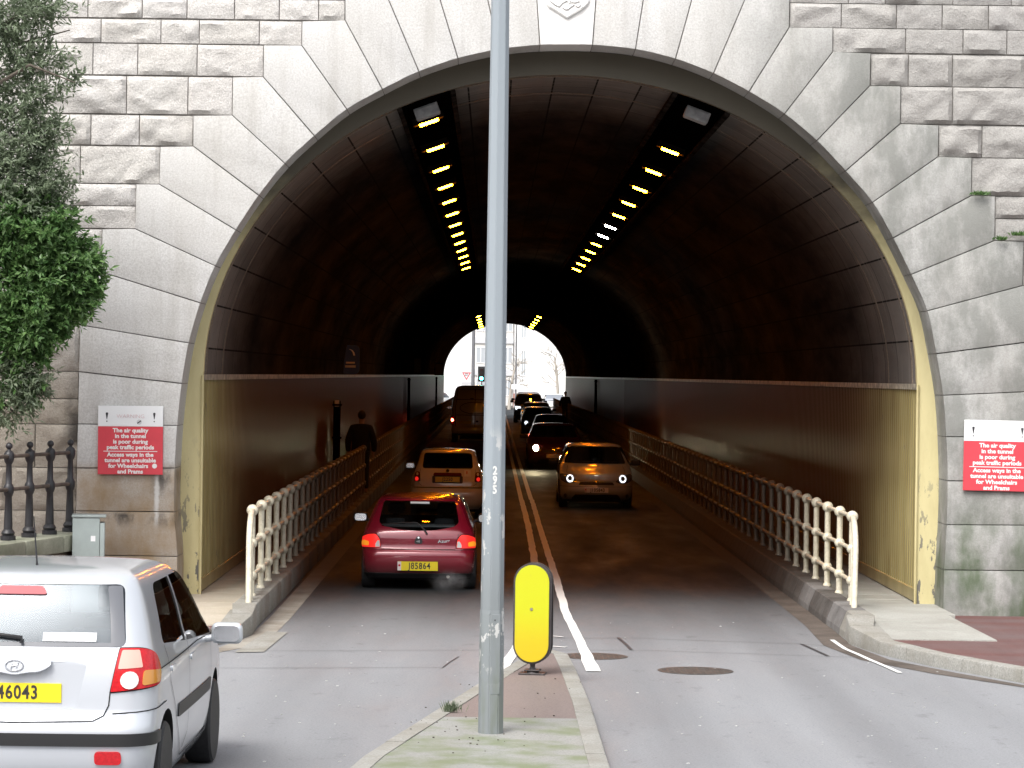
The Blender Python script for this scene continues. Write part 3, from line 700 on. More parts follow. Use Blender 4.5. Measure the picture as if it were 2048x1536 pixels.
# ------------------------------------------------------------------ the tunnel itself
tunnel = thing('road_tunnel', 'long road tunnel with dark panelled vault above cream ribbed side walls', 'tunnel', (0, 0, 0))
Y0 = YP + DEPTH - .02
bm = new(); uvl = bm.loops.layers.uv.new('UVMap'); NV = 40; ys = [Y0, Y0 + 1.5, 40, 50, 65, 85, 110, 140, 170, YEND]
def ring(y, grow): return [bm.verts.new((CX + (HW + grow) * math.cos(PI * k / NV), y, DADO + (RISE + grow) * math.sin(PI * k / NV))) for k in range(NV + 1)]
arc = [0.0]
for k in range(NV):
    p, q = vx(PI * k / NV), vx(PI * (k + 1) / NV); arc.append(arc[-1] + math.hypot(p[0] - q[0], p[1] - q[1]))
R = [ring(y, 0) for y in ys]; RO = [ring(y, .35) for y in (Y0, YEND)]
for a in range(len(ys) - 1):
    for k in range(NV):
        f = bm.faces.new((R[a][k], R[a][k + 1], R[a + 1][k + 1], R[a + 1][k]))
        for lp, (u, v) in zip(f.loops, ((ys[a], arc[k]), (ys[a], arc[k + 1]), (ys[a + 1], arc[k + 1]), (ys[a + 1], arc[k]))): lp[uvl].uv = (u, v)
for k in range(NV):
    bm.faces.new((RO[0][k], RO[0][k + 1], RO[1][k + 1], RO[1][k])); bm.faces.new((R[0][k], R[0][k + 1], RO[0][k + 1], RO[0][k])); bm.faces.new((R[-1][k], R[-1][k + 1], RO[1][k + 1], RO[1][k]))
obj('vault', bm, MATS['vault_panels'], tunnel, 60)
# two pale lips of older lining close to the mouth
for yy, g in ((Y0 + .55, .012), (Y0 + 2.6, .010)):
    bm = new(); a = ring(yy, -g); b = ring(yy + .05, -g); c = ring(yy, .01)
    for k in range(NV): bm.faces.new((a[k], a[k + 1], b[k + 1], b[k])); bm.faces.new((c[k], c[k + 1], a[k + 1], a[k]))
    obj('lining_joint', bm, MATS['rubble'], tunnel, 60)
for sx_ in (-1, 1):
    bm = new(); x = CX + sx_ * HW; y = Y0; tr = [(0, 0), (.10, 0), (.115, .007), (.165, .007), (.18, 0)]; col = []
    pts = []
    while y < YEND:
        step = .18 if y < 110 else .36
        for dy, dx in tr[:4]: pts.append((y + dy * step / .18, x - sx_ * dx))
        y += step
    lo = [bm.verts.new((px_, py_, .36)) for py_, px_ in pts]; hi = [bm.verts.new((px_, py_, DADO - .05)) for py_, px_ in pts]
    for i in range(len(pts) - 1): bm.faces.new((lo[i], lo[i + 1], hi[i + 1], hi[i]))
    bmesh.ops.recalc_face_normals(bm, faces=bm.faces)
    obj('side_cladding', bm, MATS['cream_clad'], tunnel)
    bm = new(); box(bm, *sorted((x - sx_ * .022, x + sx_ * .25)), Y0, YEND, .21, .362, .006); obj('skirting', bm, MATS['cream_clad'], tunnel)
    bm = new(); box(bm, *sorted((x - sx_ * .03, x + sx_ * .25)), Y0, YEND, DADO - .055, DADO + .012); obj('dado_ledge', bm, M('ledge', (0.42, 0.39, 0.32), .35, var=.75, vs=9), tunnel)
    bm = new(); box(bm, *sorted((x + sx_ * .25, x + sx_ * .30)), Y0, YEND, -.02, DADO); obj('outer_lining', bm, MATS['rubble'], tunnel)
# far portal face
bm = new(); A = []
for k in range(NV + 1):
    p = vx(PI * k / NV); d = Vector((math.cos(PI * k / NV), math.sin(PI * k / NV))); A.append((bm.verts.new((p[0], YEND + .02, p[1])), bm.verts.new((CX + d.x * 14, YEND + .02, DADO + d.y * 6.4))))
for k in range(NV): bm.faces.new((A[k][0], A[k][1], A[k + 1][1], A[k + 1][0]))
for s_ in (-1, 1): quad(bm, (CX + s_ * (HW + .05), YEND + .02, -.02), (CX + s_ * 14, YEND + .02, -.02), (CX + s_ * 14, YEND + .02, DADO), (CX + s_ * (HW + .05), YEND + .02, DADO))
obj('exit_wall', bm, MATS['granite'], tunnel)
# ------------------------------------------------------------------ ceiling lamps and trunking
t = NT('tray_black'); t.diffuse((0.0012, 0.001, 0.001)); MATS['tray_black'] = t.m; M('tray_edge', (0.02, 0.016, 0.014), .95, var=.9, vs=3, spec=.0); t = NT('lamp_case'); t.diffuse((0.01, 0.009, 0.008)); MATS['lamp_case'] = t.m; M('grey_case', (0.36, 0.37, 0.38), .6, var=.3, vs=9)
M('sodium', (1, .5, .15), .5, emis=(1.0, 0.25, 0.004), es=165.0); M('sodium_far', (1, .5, .15), .5, emis=(1.0, 0.26, 0.006), es=190.0); M('white_tube', (1, 1, 1), .5, emis=(1.0, 0.93, 0.82), es=70.0)
ORD = ['first', 'second', 'third', 'fourth', 'fifth', 'sixth', 'seventh', 'eighth', 'ninth', 'tenth', 'eleventh', 'twelfth', 'thirteenth', 'fourteenth', 'fifteenth']
lamp_src = {}
def make_lamp(kind):
    t = thing('tunnel_lamp', 'x', 'lamp', (0, 0, 0))
    bm = new()
    box(bm, -.20, .20, -.10, .10, .04, .12, .015); box(bm, -.20, .20, -.10, -.085, -.008, .04); box(bm, -.20, .20, .085, .10, -.008, .04); box(bm, -.20, -.185, -.085, .085, -.008, .04); box(bm, .185, .20, -.085, .085, -.008, .04)
    obj('housing', bm, MATS['lamp_case'], t)
    bm = new(); tube(bm, [(-.125, 0, -.012), (-.115, 0, -.012), (.115, 0, -.012), (.125, 0, -.012)], [.010, .024, .024, .010], 8)
    obj('tube', bm, MATS[('sodium', 'white_tube', 'sodium_far')[kind]], t, 60)
    return t
def copy_tree(o, parent=None):
    c = o.copy(); COL.objects.link(c); c.parent = parent
    for ch in list(o.children): copy_tree(ch, c)
    return c
STRIP = 1.63; AS = math.acos(STRIP / HW); ZS = DADO + RISE * math.sin(AS)
TILT = math.atan2(RISE * STRIP / HW, HW * math.sqrt(max(0, HW ** 2 - STRIP ** 2)) / HW * 1.0 / 1.0) if False else math.atan(RISE / HW * STRIP / math.sqrt(HW ** 2 - STRIP ** 2))
for side, sg in (('left', -1), ('right', 1)):
    x = CX + sg * STRIP; rot = (0, sg * TILT, 0)
    t = thing('lighting_trunking', f'black trough of lamps running along the {side} side of the vault', 'light trough', (x, Y0, ZS - .02)); t.rotation_euler = rot; t['group'] = 'lighting troughs under the vault'
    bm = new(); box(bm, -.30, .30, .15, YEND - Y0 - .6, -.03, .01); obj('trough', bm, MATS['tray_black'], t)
    for e in (-1, 1):
        bm = new(); y = .15
        while y < YEND - Y0 - .7:
            n = min(2.4, YEND - Y0 - .6 - y); box(bm, e * .33 - .03, e * .33 + .03, y, y + n - .02, -.075, .02, .006); y += n
        obj('edge_trim', bm, MATS['tray_edge'], t)
    ks_ = [k for k in range(13)] + [k for k in range(29, 40, 2)]
    if side == 'right': ks_ = [k for k in range(1, 13)] + [k for k in range(29, 40, 2)]
    near = 0; farn = 0
    for k in ks_:
        y = 36.1 + 4.11 * k
        if y > YEND - 1: continue
        white = side == 'right' and k in (6, 7)
        key_ = 1 if white else (2 if k > 20 else 0)
        if key_ not in lamp_src: o = lamp_src[key_] = make_lamp(key_)
        else: o = copy_tree(lamp_src[key_])
        o.location = (x - sg * .09 * math.sin(TILT) * 0, y, ZS - .13); o.rotation_euler = rot; o['category'] = 'lamp'
        if k < 20:
            o['label'] = f'{ORD[near]} glowing {"white" if white else "orange"} lamp from the tunnel mouth in the {side} trough'; near += 1
            o['group'] = 'lit lamps in the near half of the tunnel'
        else:
            o['label'] = f'tiny glowing orange lamp in the {side} trough close to the far mouth'; o['group'] = f'far lamps of the {side} trough'
    t = thing('junction_box', f'unlit grey box at the near end of the {side} lamp trough', 'box', (x, 34.9, ZS - .10)); t.rotation_euler = rot
    bm = new(); box(bm, -.15, .15, -.14, .14, -.09, .06, .02, 2); obj('case', bm, MATS['grey_case'], t); bm = new(); box(bm, -.12, .12, -.152, -.141, -.06, .03, .004); obj('cover', bm, MATS['grey_case'], t)

# ------------------------------------------------------------------ guard rails of the walkways
def rail(name, x, y0, label, hoop_dx):
    t = thing(name, label, 'railing', (x, 0, 0)); t['group'] = 'walkway railings'
    zs = (.50, .865, 1.235); sp = 1.21; n = int((YEND - .6 - y0) / sp)
    def post(bm):
        tube(bm, [(0, 0, .262), (0, 0, 1.20)], .036, 10)
        lathe(bm, [(.05, .262), (.05, .285), (.04, .30)], n=10)
        for z in zs: ball(bm, (0, 0, z), .062 if z < 1 else .068, 12, 8)
    bm = new(); post(bm); src = obj('post', bm, MATS['cream_rail'], t, 50); src.location = (0, y0, 0)
    for i in range(1, 100):
        c = src.copy(); COL.objects.link(c); c.parent = t; c.location = (random.uniform(-.006, .006), y0 + i * sp, 0)
    bm = new()
    for i in range(100, n):
        b0 = len(bm.verts); y = y0 + i * sp
        tube(bm, [(0, y, .262), (0, y, 1.20)], .036, 5)
        for z in zs: ball(bm, (0, y, z), .06, 6, 4)
    far = obj('post', bm, MATS['cream_rail'], t, 50); far['kind'] = 'stuff'
    for z in zs:
        bm = new(); tube(bm, [(0, y0, z), (0, y0 + 20, z), (0, y0 + n * sp, z)], .027, 8); obj('rail_bar', bm, MATS['cream_rail'], t, 50)
    bm = new(); P = []
    for k in range(0, 9):
        a = k / 8 * PI / 2; P.append((hoop_dx * .6 * math.sin(a), y0 - .75 * math.sin(a), 1.235 - .35 * (1 - math.cos(a))))
    P.append((hoop_dx, y0 - .98, .215)); tube(bm, P, .034, 10)
    lathe(bm, [(.055, 0), (.055, .02), (.04, .03)], (hoop_dx, y0 - .98, .20), 10); obj('end_hoop', bm, MATS['cream_rail'], t, 50)
    bm = new(); P = []
    for k in range(0, 7):
        a = k / 6 * PI / 2; P.append((hoop_dx * .4 * math.sin(a), y0 - .42 * math.sin(a), .865 - .2 * (1 - math.cos(a))))
    P.append((hoop_dx * .75, y0 - .60, .262)); tube(bm, P, .028, 8); obj('inner_hoop', bm, MATS['cream_rail'], t, 50)
rail('guard_rail', -2.70, 32.75, 'cream tubular railing with ball joints along the left walkway', .05)
rail('guard_rail', 4.13, 33.2, 'cream tubular railing with ball joints along the right walkway', -.09)

# ------------------------------------------------------------------ lamp column with stencilled number
def colmat():
    t = NT('column_paint'); s = t.coord('Object'); X, Y, Z = t.xyz(s)
    st = t.ramp(t.noise(t.mapping(s, (4, 4, .5)), 2.2, 5, .6), [(0.35, 0.0), (0.7, 1.0)])
    a = t.mix(t.math('MULTIPLY', st, .25), (0.28, 0.315, 0.345), (0.23, 0.26, 0.28))
    low = t.smooth(Z, 2.0, .8)
    a = t.mix(t.math('MULTIPLY', low, .6), a, (0.165, 0.175, 0.17))
    g = t.math('MULTIPLY', t.smooth(Z, 1.0, .3), t.ramp(t.noise(t.mapping(s, (3, 3, .6)), 3.5, 4), [(0.42, 0.0), (0.62, 1.0)]))
    a = t.mix(t.math('MULTIPLY', g, .55), a, (0.15, 0.17, 0.13))
    pk = t.math('MULTIPLY', t.ramp(t.noise(t.mapping(s, (1, 1, .55), (2, 1, 0)), 8.0, 5, .65), [(0.58, 0.0), (0.595, 1.0)]), t.math('MULTIPLY', t.smooth(Z, 2.35, 2.1), t.smooth(Z, .3, .8)))
    a = t.mix(pk, a, (0.50, 0.50, 0.49))
    t.bsdf(a, .5, normal=t.bump(t.noise(s, 35, 4), .12, .01)); MATS['column_paint'] = t.m
colmat()
cb = on(981, 1464, .10)
col = thing('lamp_column', 'grey octagonal lamp column with stencilled number standing on the traffic island', 'lamp post', (cb.x, cb.y, .094))
def octo(bm, prof, rot):
    rings = [[bm.verts.new((r * math.cos(rot + k * PI / 4), r * math.sin(rot + k * PI / 4), z)) for k in range(8)] for r, z in prof]
    for a, b in zip(rings, rings[1:]):
        for k in range(8): bm.faces.new((a[k], a[(k + 1) % 8], b[(k + 1) % 8], b[k]))
    bm.faces.new(rings[-1]); bm.faces.new(rings[0][::-1])
ORO = math.radians(-90 + 14 + 22.5)                       # main facet turned 14 degrees to the right of the camera
bm = new(); octo(bm, [(.098, -.02), (.095, .9), (.0925, .93)], ORO); bmesh.ops.bevel(bm, geom=[e for e in bm.edges if abs(e.verts[0].co.z - e.verts[1].co.z) > .3], offset=.008, segments=2, affect='EDGES'); obj('base', bm, MATS['column_paint'], col, 20)
bm = new(); octo(bm, [(.0905, .93), (.058, 8.2), (.05, 10)], ORO); bmesh.ops.bevel(bm, geom=[e for e in bm.edges if abs(e.verts[0].co.z - e.verts[1].co.z) > .3], offset=.006, segments=2, affect='EDGES'); obj('shaft', bm, MATS['column_paint'], col, 20)
bm = new(); box(bm, -.03, .045, -.0915, -.086, .30, .905, .003); d = obj('access_door', bm, MATS['column_paint'], col); d.rotation_euler = (0, 0, math.radians(14))
bm = new(); ball(bm, (0, -.0925, .86), .006, 6, 4); d2 = obj('lock', bm, MATS['tar'], d)
M('stencil', (0.70, 0.70, 0.68), .7, var=.25, vs=60)
for ch, py in (('2', 941), ('9', 960), ('5', 979)):
    p = at(986, py, cb.y); zz = p.z - .094; rr = (.0905 - (zz - .93) * .0325 / 7.27) * math.cos(PI / 8) + .002
    text('number_digit', ch, .085, MATS['stencil'], col, (rr * math.sin(math.radians(14)) - .012 * math.cos(math.radians(14)), -rr * math.cos(math.radians(14)) - .012 * math.sin(math.radians(14)), zz), (0, 0, math.radians(14)), bold=.0035, ext=.0004, sx=.78)
# arm and lantern above the picture
bm = new(); tube(bm, [(0, 0, 9.9), (-.3, 0, 10.3), (-1.2, 0, 10.5)], .035, 8); obj('arm', bm, MATS['column_paint'], col, 50)
bm = new(); box(bm, -1.9, -1.2, -.12, .12, 10.42, 10.56, .04, 2); obj('lantern', bm, MATS['grey_case'], col, 40)

# ------------------------------------------------------------------ yellow keep-left bollard plate on the island
bp = on(1065, 1347, .10)
bo = thing('traffic_bollard', 'tall yellow rounded reflective plate in a dark frame on the island tip', 'traffic sign', (bp.x, bp.y, .094), math.radians(-9))
def stadium(w, h, n=14):
    r = w / 2; P = []
    for k in range(n + 1): a = PI * k / n; P.append((r * math.cos(a), h / 2 - r + r * math.sin(a)))
    for k in range(n + 1): a = PI + PI * k / n; P.append((r * math.cos(a), -h / 2 + r + r * math.sin(a)))
    return P
def solid(bm, poly, y0, y1, bev=0.0, z=0.0, mi=0):
    vs = [bm.verts.new((x, y0, q + z)) for x, q in poly]; f = bm.faces.new(vs); r = bmesh.ops.extrude_face_region(bm, geom=[f])
    for v in r['geom']:
        if isinstance(v, bmesh.types.BMVert): v.co.y = y1
    f.material_index = mi
    if bev: bmesh.ops.bevel(bm, geom=list(f.edges), offset=bev, segments=2, affect='EDGES')
    bmesh.ops.recalc_face_normals(bm, faces=bm.faces)
M('bollard_frame', (0.055, 0.048, 0.048), .45, var=.3, vs=12); M('sign_white', (0.78, 0.79, 0.80), .4); M('black_rubber', (0.02, 0.02, 0.021), .6, var=.3, vs=30, bump=.2)
def yel():
    t = NT('bollard_yellow'); s = t.coord('Object'); Z = t.xyz(s)[2]
    g = t.math('ADD', t.smooth(Z, .66, .16), t.math('MULTIPLY', t.noise(t.mapping(s, (1, 1, 3)), 6, 4), .25))
    a = t.mix(t.math('MULTIPLY', g, .9, True), (0.50, 0.53, 0.008), (0.55, 0.41, 0.007))
    sp = t.ramp(t.noise(s, 40, 2), [(0.66, 0.0), (0.70, 1.0)]); a = t.mix(t.math('MULTIPLY', sp, .25), a, (0.45, 0.40, 0.05))
    t.bsdf(a, .45); MATS['bollard_yellow'] = t.m
yel()
BW, BH, BZ = .345, .915, .555
for y0, y1, nm in ((-.085, -.045, 'frame'), (.045, .085, 'rear_frame')):
    bm = new(); solid(bm, stadium(BW, BH), y0, y1, .012, BZ); solid(bm, stadium(BW - .03, BH - .03), y0 + .0, y1 - .0, 0, BZ) if False else None
    fr = obj(nm, bm, MATS['bollard_frame'], bo, 40)
bm = new(); solid(bm, stadium(BW - .036, BH - .036), -.092, -.084, .003, BZ); pl_ = obj('yellow_panel', bm, MATS['bollard_yellow'], bo, 40)
bm = new(); lathe(bm, [(.012, -.098), (.014, -.093), (.014, -.09)], (-.004, 0, BZ + .04), 10, 'y'); obj('bolt', bm, M('zinc', (0.45, 0.43, 0.40), .4, 1.0), pl_)
bm = new(); solid(bm, stadium(BW - .036, BH - .036), .084, .092, .003, BZ); obj('rear_panel', bm, MATS['bollard_yellow'], bo, 40)
bm = new(); box(bm, -.05, .05, -.045, .045, .10, .95, .01); obj('core', bm, MATS['bollard_frame'], bo)
bm = new(); tube(bm, [(0, 0, .012), (0, 0, .05), (0, 0, .07), (0, 0, .11)], [.06, .03, .022, .03], 10); box(bm, -.075, .075, -.06, .06, .03, .045, .008); obj('hinge', bm, MATS['bollard_frame'], bo)
bm = new(); box(bm, -.12, .12, -.09, .09, 0, .016, .005); obj('foot_plate', bm, MATS['bollard_frame'], bo)

# ------------------------------------------------------------------ warning signs
M('sign_red', (0.62, 0.055, 0.075), .45, var=.08, vs=4); M('sign_text', (0.80, 0.79, 0.78), .5); M('sign_black', (0.03, 0.03, 0.035), .5); M('faded_red', (0.62, 0.42, 0.44), .5); M('pale_grey', (0.56, 0.56, 0.58), .5)
LINES = [('The air quality', 0.0), ('in the tunnel', 1), ('is poor during', 2), ('peak traffic periods', 3), ('Access ways in the', 4.32), ('tunnel are unsuitable', 5.32), ('for Wheelchairs', 6.32), ('and Prams', 7.32)]
def warning(px0, py0, px1, py1, label, triangles, sticker, rz=0.0):
    a, b = at(px0, py0, YP - .05), at(px1, py1, YP - .05); w, h = b.x - a.x, a.z - b.z
    t = thing('warning_sign', label, 'sign', ((a.x + b.x) / 2, YP - .03, b.z)); t.rotation_euler = (0, rz, 0)
    hw = h * .30; hr = h - hw
    bm = new(); box(bm, -w / 2, w / 2, -.012, .012, hr + .001, h, .002); top = obj('white_panel', bm, MATS['sign_white'], t)
    bm = new(); box(bm, -w / 2, w / 2, -.012, .012, 0, hr - .001, .002); red = obj('red_panel', bm, MATS['sign_red'], t)
    bm = new(); box(bm, -w / 2 + .05, w / 2 - .05, .012, .04, h * .2, h * .2 + .04); box(bm, -w / 2 + .05, w / 2 - .05, .012, .04, h * .8, h * .8 + .04); obj('bracket', bm, MATS['zinc'], t)
    text('heading', 'WARNING', h * .078, MATS['faded_red'], top, (0.0, -.0135, hr + hw * .49), bold=-.001, sx=1.08)
    for s_ in (-1, 1):
        x = s_ * w * .365
        bm = new(); sc = h * .048
        P = [(-.38, 1.6), (-.30, 1.85), (0, 1.95), (.30, 1.85), (.38, 1.6), (.08, -.3), (-.08, -.3)]
        vs = [bm.verts.new((x + p[0] * sc, -.0135, hr + hw * .40 + p[1] * sc * .9)) for p in P]; bm.faces.new(vs[::-1])
        vs = [bm.verts.new((x + .2 * sc * math.cos(k * PI / 5), -.0135, hr + hw * .40 - .95 * sc + .2 * sc * math.sin(k * PI / 5))) for k in range(10)]; bm.faces.new(vs)
        obj('exclamation_mark', bm, MATS['sign_black'], top)
        if triangles:
            bm = new(); z0 = hr + hw * .22; s3 = h * .20; V = [(x - s3 * .46, z0), (x + s3 * .46, z0), (x, z0 + s3 * .86)]; I = offset_poly(V, .004)
            vo = [bm.verts.new((p[0], -.0130, p[1])) for p in V]; vi = [bm.verts.new((p[0], -.0130, p[1])) for p in I]
            for k in range(3): bm.faces.new((vo[k], vo[(k + 1) % 3], vi[(k + 1) % 3], vi[k]))
            obj('triangle', bm, MATS['pale_grey'], top)
    ls = hr / 8.55
    for s_, k in LINES: text('lettering', s_, ls * 1.02, MATS['sign_text'], red, ((-.03 * w if sticker and 'Wheel' in s_ else .0), -.0135, hr - ls * (k + .72)), bold=ls * .036, ext=.0006, sx=1.06)
    bm = new(); zz = hr - ls * 4.42; box(bm, -w * .415, w * .415, -.0142, -.012, zz - .004, zz + .004); obj('divider', bm, MATS['sign_text'], red)
    if sticker:
        bm = new(); c = (w * .133, hr + hw * .22); lathe(bm, [(.029, -.0145), (.029, -.012)], (c[0], 0, c[1]), 18, 'y'); st = obj('round_sticker', bm, MATS['pale_grey'], top)
        bm = new(); box(bm, -.026, .026, -.0155, -.0146, -.006, .006); q = obj('sticker_print', bm, MATS['sign_black'], st); q.location = (c[0], 0, c[1]); q.rotation_euler = (0, math.radians(-35), 0)
        bm = new(); lathe(bm, [(.028, -.0145), (.028, -.012)], (w * .375, 0, hr - ls * 7.0), 18, 'y'); obj('white_sticker', bm, MATS['sign_text'], red)
warning(197, 811, 325, 950, 'red and white air quality warning sign on the brown stained left pier', False, True, math.radians(-.3))
warning(1928, 840, 2060, 983, 'red and white air quality warning sign on the green stained right pier', True, False, math.radians(.6))

# ------------------------------------------------------------------ cable cabinet by the left pier
c0 = on(178, 1185, .122)
cab = thing('cable_cabinet', 'grey green steel roadside cabinet in front of the left pier', 'cabinet', (at(178, 1100, 31.9).x, 31.9, .12), math.radians(7))
M('cabinet_green', (0.30, 0.345, 0.335), .5, var=.08, vs=6, bump=.04)
bm = new(); box(bm, -.18, .115, -.16, .20, 0, 1.06, .008, 2); obj('body', bm, MATS['cabinet_green'], cab, 40)
bm = new(); box(bm, .118, .170, -.15, .20, .02, 1.0, .006, 2); obj('door', bm, MATS['cabinet_green'], cab, 40)
bm = new(); box(bm, -.19, .185, -.175, .21, 1.06, 1.085, .008, 2); obj('lid', bm, MATS['cabinet_green'], cab, 40)
bm = new(); box(bm, .02, .07, -.1625, -.16, .80, .86); obj('label_plate', bm, MATS['sign_white'], cab)

# ------------------------------------------------------------------ low wall with coping and the iron railing on it
A0, A1 = at(150, 1062, 32.75), at(-160, 1098, 28.6)
A0.z = A1.z = .985
d_ = (A1 - A0); Ln = Vector((d_.x, d_.y)).length; ang = math.atan2(d_.y, d_.x)
low = thing('low_wall', 'low rubble wall with a mossy stone coping under the iron railing', 'wall', (A0.x, A0.y, 0), ang)
bm = new(); y = 0
while y < Ln + 3:
    box(bm, y + .004, y + 1.1, -.14, .30, .80, .985, .02, 2); y += 1.105
obj('coping', bm, MATS['coping'], low, 40)
bm = new(); rnd = random.Random(4)
for r in range(4):
    x = 0
    while x < Ln + 3:
        w = rnd.uniform(.18, .42); box(bm, x + .006, x + w - .006, .06 - rnd.uniform(0, .04), .24, r * .20 + .006, r * .20 + .194, .02, 1); x += w
box(bm, 0, Ln + 3, .09, .20, 0, .81)
obj('rubble_face', bm, MATS['rubble'], low, 40)
M('cast_iron', (0.022, 0.021, 0.024), .42, var=.3, vs=14, bump=.06); M('rusty_bar', (0.10, 0.075, 0.06), .6, var=.6, vs=5)
rl = thing('iron_railing', 'black cast iron railing with ball finials on the low wall', 'railing', (A0.x, A0.y, .985), ang)
PX = [127, 87, 46, 4, -42, -92]
def along_px(px):  # distance along the wall where a post seen at px stands
    best = min((abs((VX + (A0.x + d_.x / Ln * s * 1.0) * F / (A0.y + d_.y / Ln * s)) - px - 6), s) for s in [q * .01 for q in range(0, 900)]); return best[1]
SPX = [along_px(p) for p in PX]
for k, s_ in enumerate(SPX):
    bm = new()
    lathe(bm, [(.083, 0), (.083, .045), (.062, .05), (.075, .075), (.062, .10), (.048, .115), (.042, .30), (.036, .46), (.046, .475), (.056, .51), (.056, .56), (.044, .585), (.035, .60), (.030, .80), (.046, .825), (.056, .86), (.056, .91), (.043, .935), (.020, .95), (.016, .962)], (0, 0, 0), 14)
    ball(bm, (0, 0, .995), .038, 12, 8)
    o = obj('post', bm, MATS['cast_iron'], rl, 40); o.location = (s_, .06, 0)
for z in (.885, .535):
    bm = new(); tube(bm, [(SPX[0], .06, z), (SPX[-1], .06, z)], .021, 8); obj('rail_bar', bm, MATS['rusty_bar'], rl, 50)
# ------------------------------------------------------------------ vehicles: a body shell described by side profile, plan width and corner radii
def glassmat(name, tint, refl, rough=.02):
    t = NT(name); tr = t.n.new('ShaderNodeBsdfTransparent'); tr.inputs[0].default_value = (*tint, 1)
    gl = t.n.new('ShaderNodeBsdfGlossy'); gl.inputs['Roughness'].default_value = rough; gl.inputs['Color'].default_value = (.84, .92, 1, 1) if name == 'rear_glass' else (1, 1, 1, 1)
    fr = t.n.new('ShaderNodeFresnel'); fr.inputs['IOR'].default_value = refl
    mx = t.n.new('ShaderNodeMixShader'); t.k(fr.outputs[0], mx.inputs[0]); t.k(tr.outputs[0], mx.inputs[1]); t.k(gl.outputs[0], mx.inputs[2]); t.k(mx.outputs[0], t.out.inputs[0]); MATS[name] = t.m
glassmat('car_glass', (.42, .46, .46), 1.6); glassmat('tinted_glass', (.16, .18, .19), 1.65); glassmat('rear_glass', (.60, .68, .76), 1.75, .28)
M('interior', (0.03, 0.03, 0.032), .8); M('seat_cloth', (0.06, 0.06, 0.068), .9, var=.3, vs=40); M('shelf_grey', (0.42, 0.42, 0.45), .8)
M('well', (0.008, 0.008, 0.008), .9); M('trim_black', (0.018, 0.018, 0.019), .5, bump=.1, bs=120); M('gap', (0.004, 0.004, 0.004), .9); M('chrome', (.75, .75, .76), .12, 1.0); M('alloy', (.42, .43, .45), .35, .8)
M('lens_red', (0.50, 0.010, 0.016), .25, coat=.15, var=.2, vs=60); M('red_strip', (0.42, .15, .16), .7, spec=.1); M('lens_amber', (0.62, 0.27, 0.05), .15, coat=.6); M('lens_clear', (0.75, 0.74, 0.72), .12, coat=.6); M('lens_pale', (0.72, 0.40, 0.33), .15, coat=.6)
M('plate_yellow', (0.80, 0.62, 0.02), .4); M('plate_white', (0.9, 0.9, 0.9), .4); M('plate_ink', (0.03, 0.028, 0.025), .5); M('plate_band', (0.72, 0.62, 0.62), .4)
M('brake_on', (0.8, .02, .02), .3, emis=(1.0, .03, .02), es=.35); M('brake_hot', (1, .2, .1), .3, emis=(1.0, .12, .05), es=22); M('head_hot', (1, 1, 1), .3, emis=(1.0, .86, .55), es=90); M('head_dim', (1, 1, 1), .3, emis=(.85, .92, 1.0), es=.9)
def paint(name, c, metal=0.0, rough=.35, coat=1.0):
    t = NT(name); s = t.coord('Object'); fl = t.noise(s, 900, 1) if metal else None
    col = t.mix(t.math('MULTIPLY', fl, .25), c, tuple(min(1, x * 1.5) for x in c)) if metal else c
    dirt = t.ramp(t.noise(s, 2.2, 5), [(0.4, 0.0), (0.75, 1.0)])
    q = t.xyz(s)[2]; lowd = t.math('MULTIPLY', t.smooth(q, .5, .15), .5)
    col = t.mix(t.math('ADD', t.math('MULTIPLY', dirt, .06), lowd, True), col, (0.10, 0.095, 0.085))
    t.bsdf(col, rough, metal, coat); MATS[name] = t.m
paint('silver', (.545, .57, .61), .3, .36); paint('burgundy', (.23, .006, .022), .2, .26); paint('white_paint', (.66, .65, .62), 0, .3); paint('van_white', (.72, .70, .64), 0, .4)
paint('pale_silver', (.52, .51, .48), .3, .3); paint('dark_red', (.07, .008, .010), .2, .28); paint('dark_grey', (.035, .037, .04), .3, .28); paint('navy', (.02, .025, .045), .3, .28); paint('wine', (.06, .010, .012), .2, .3)

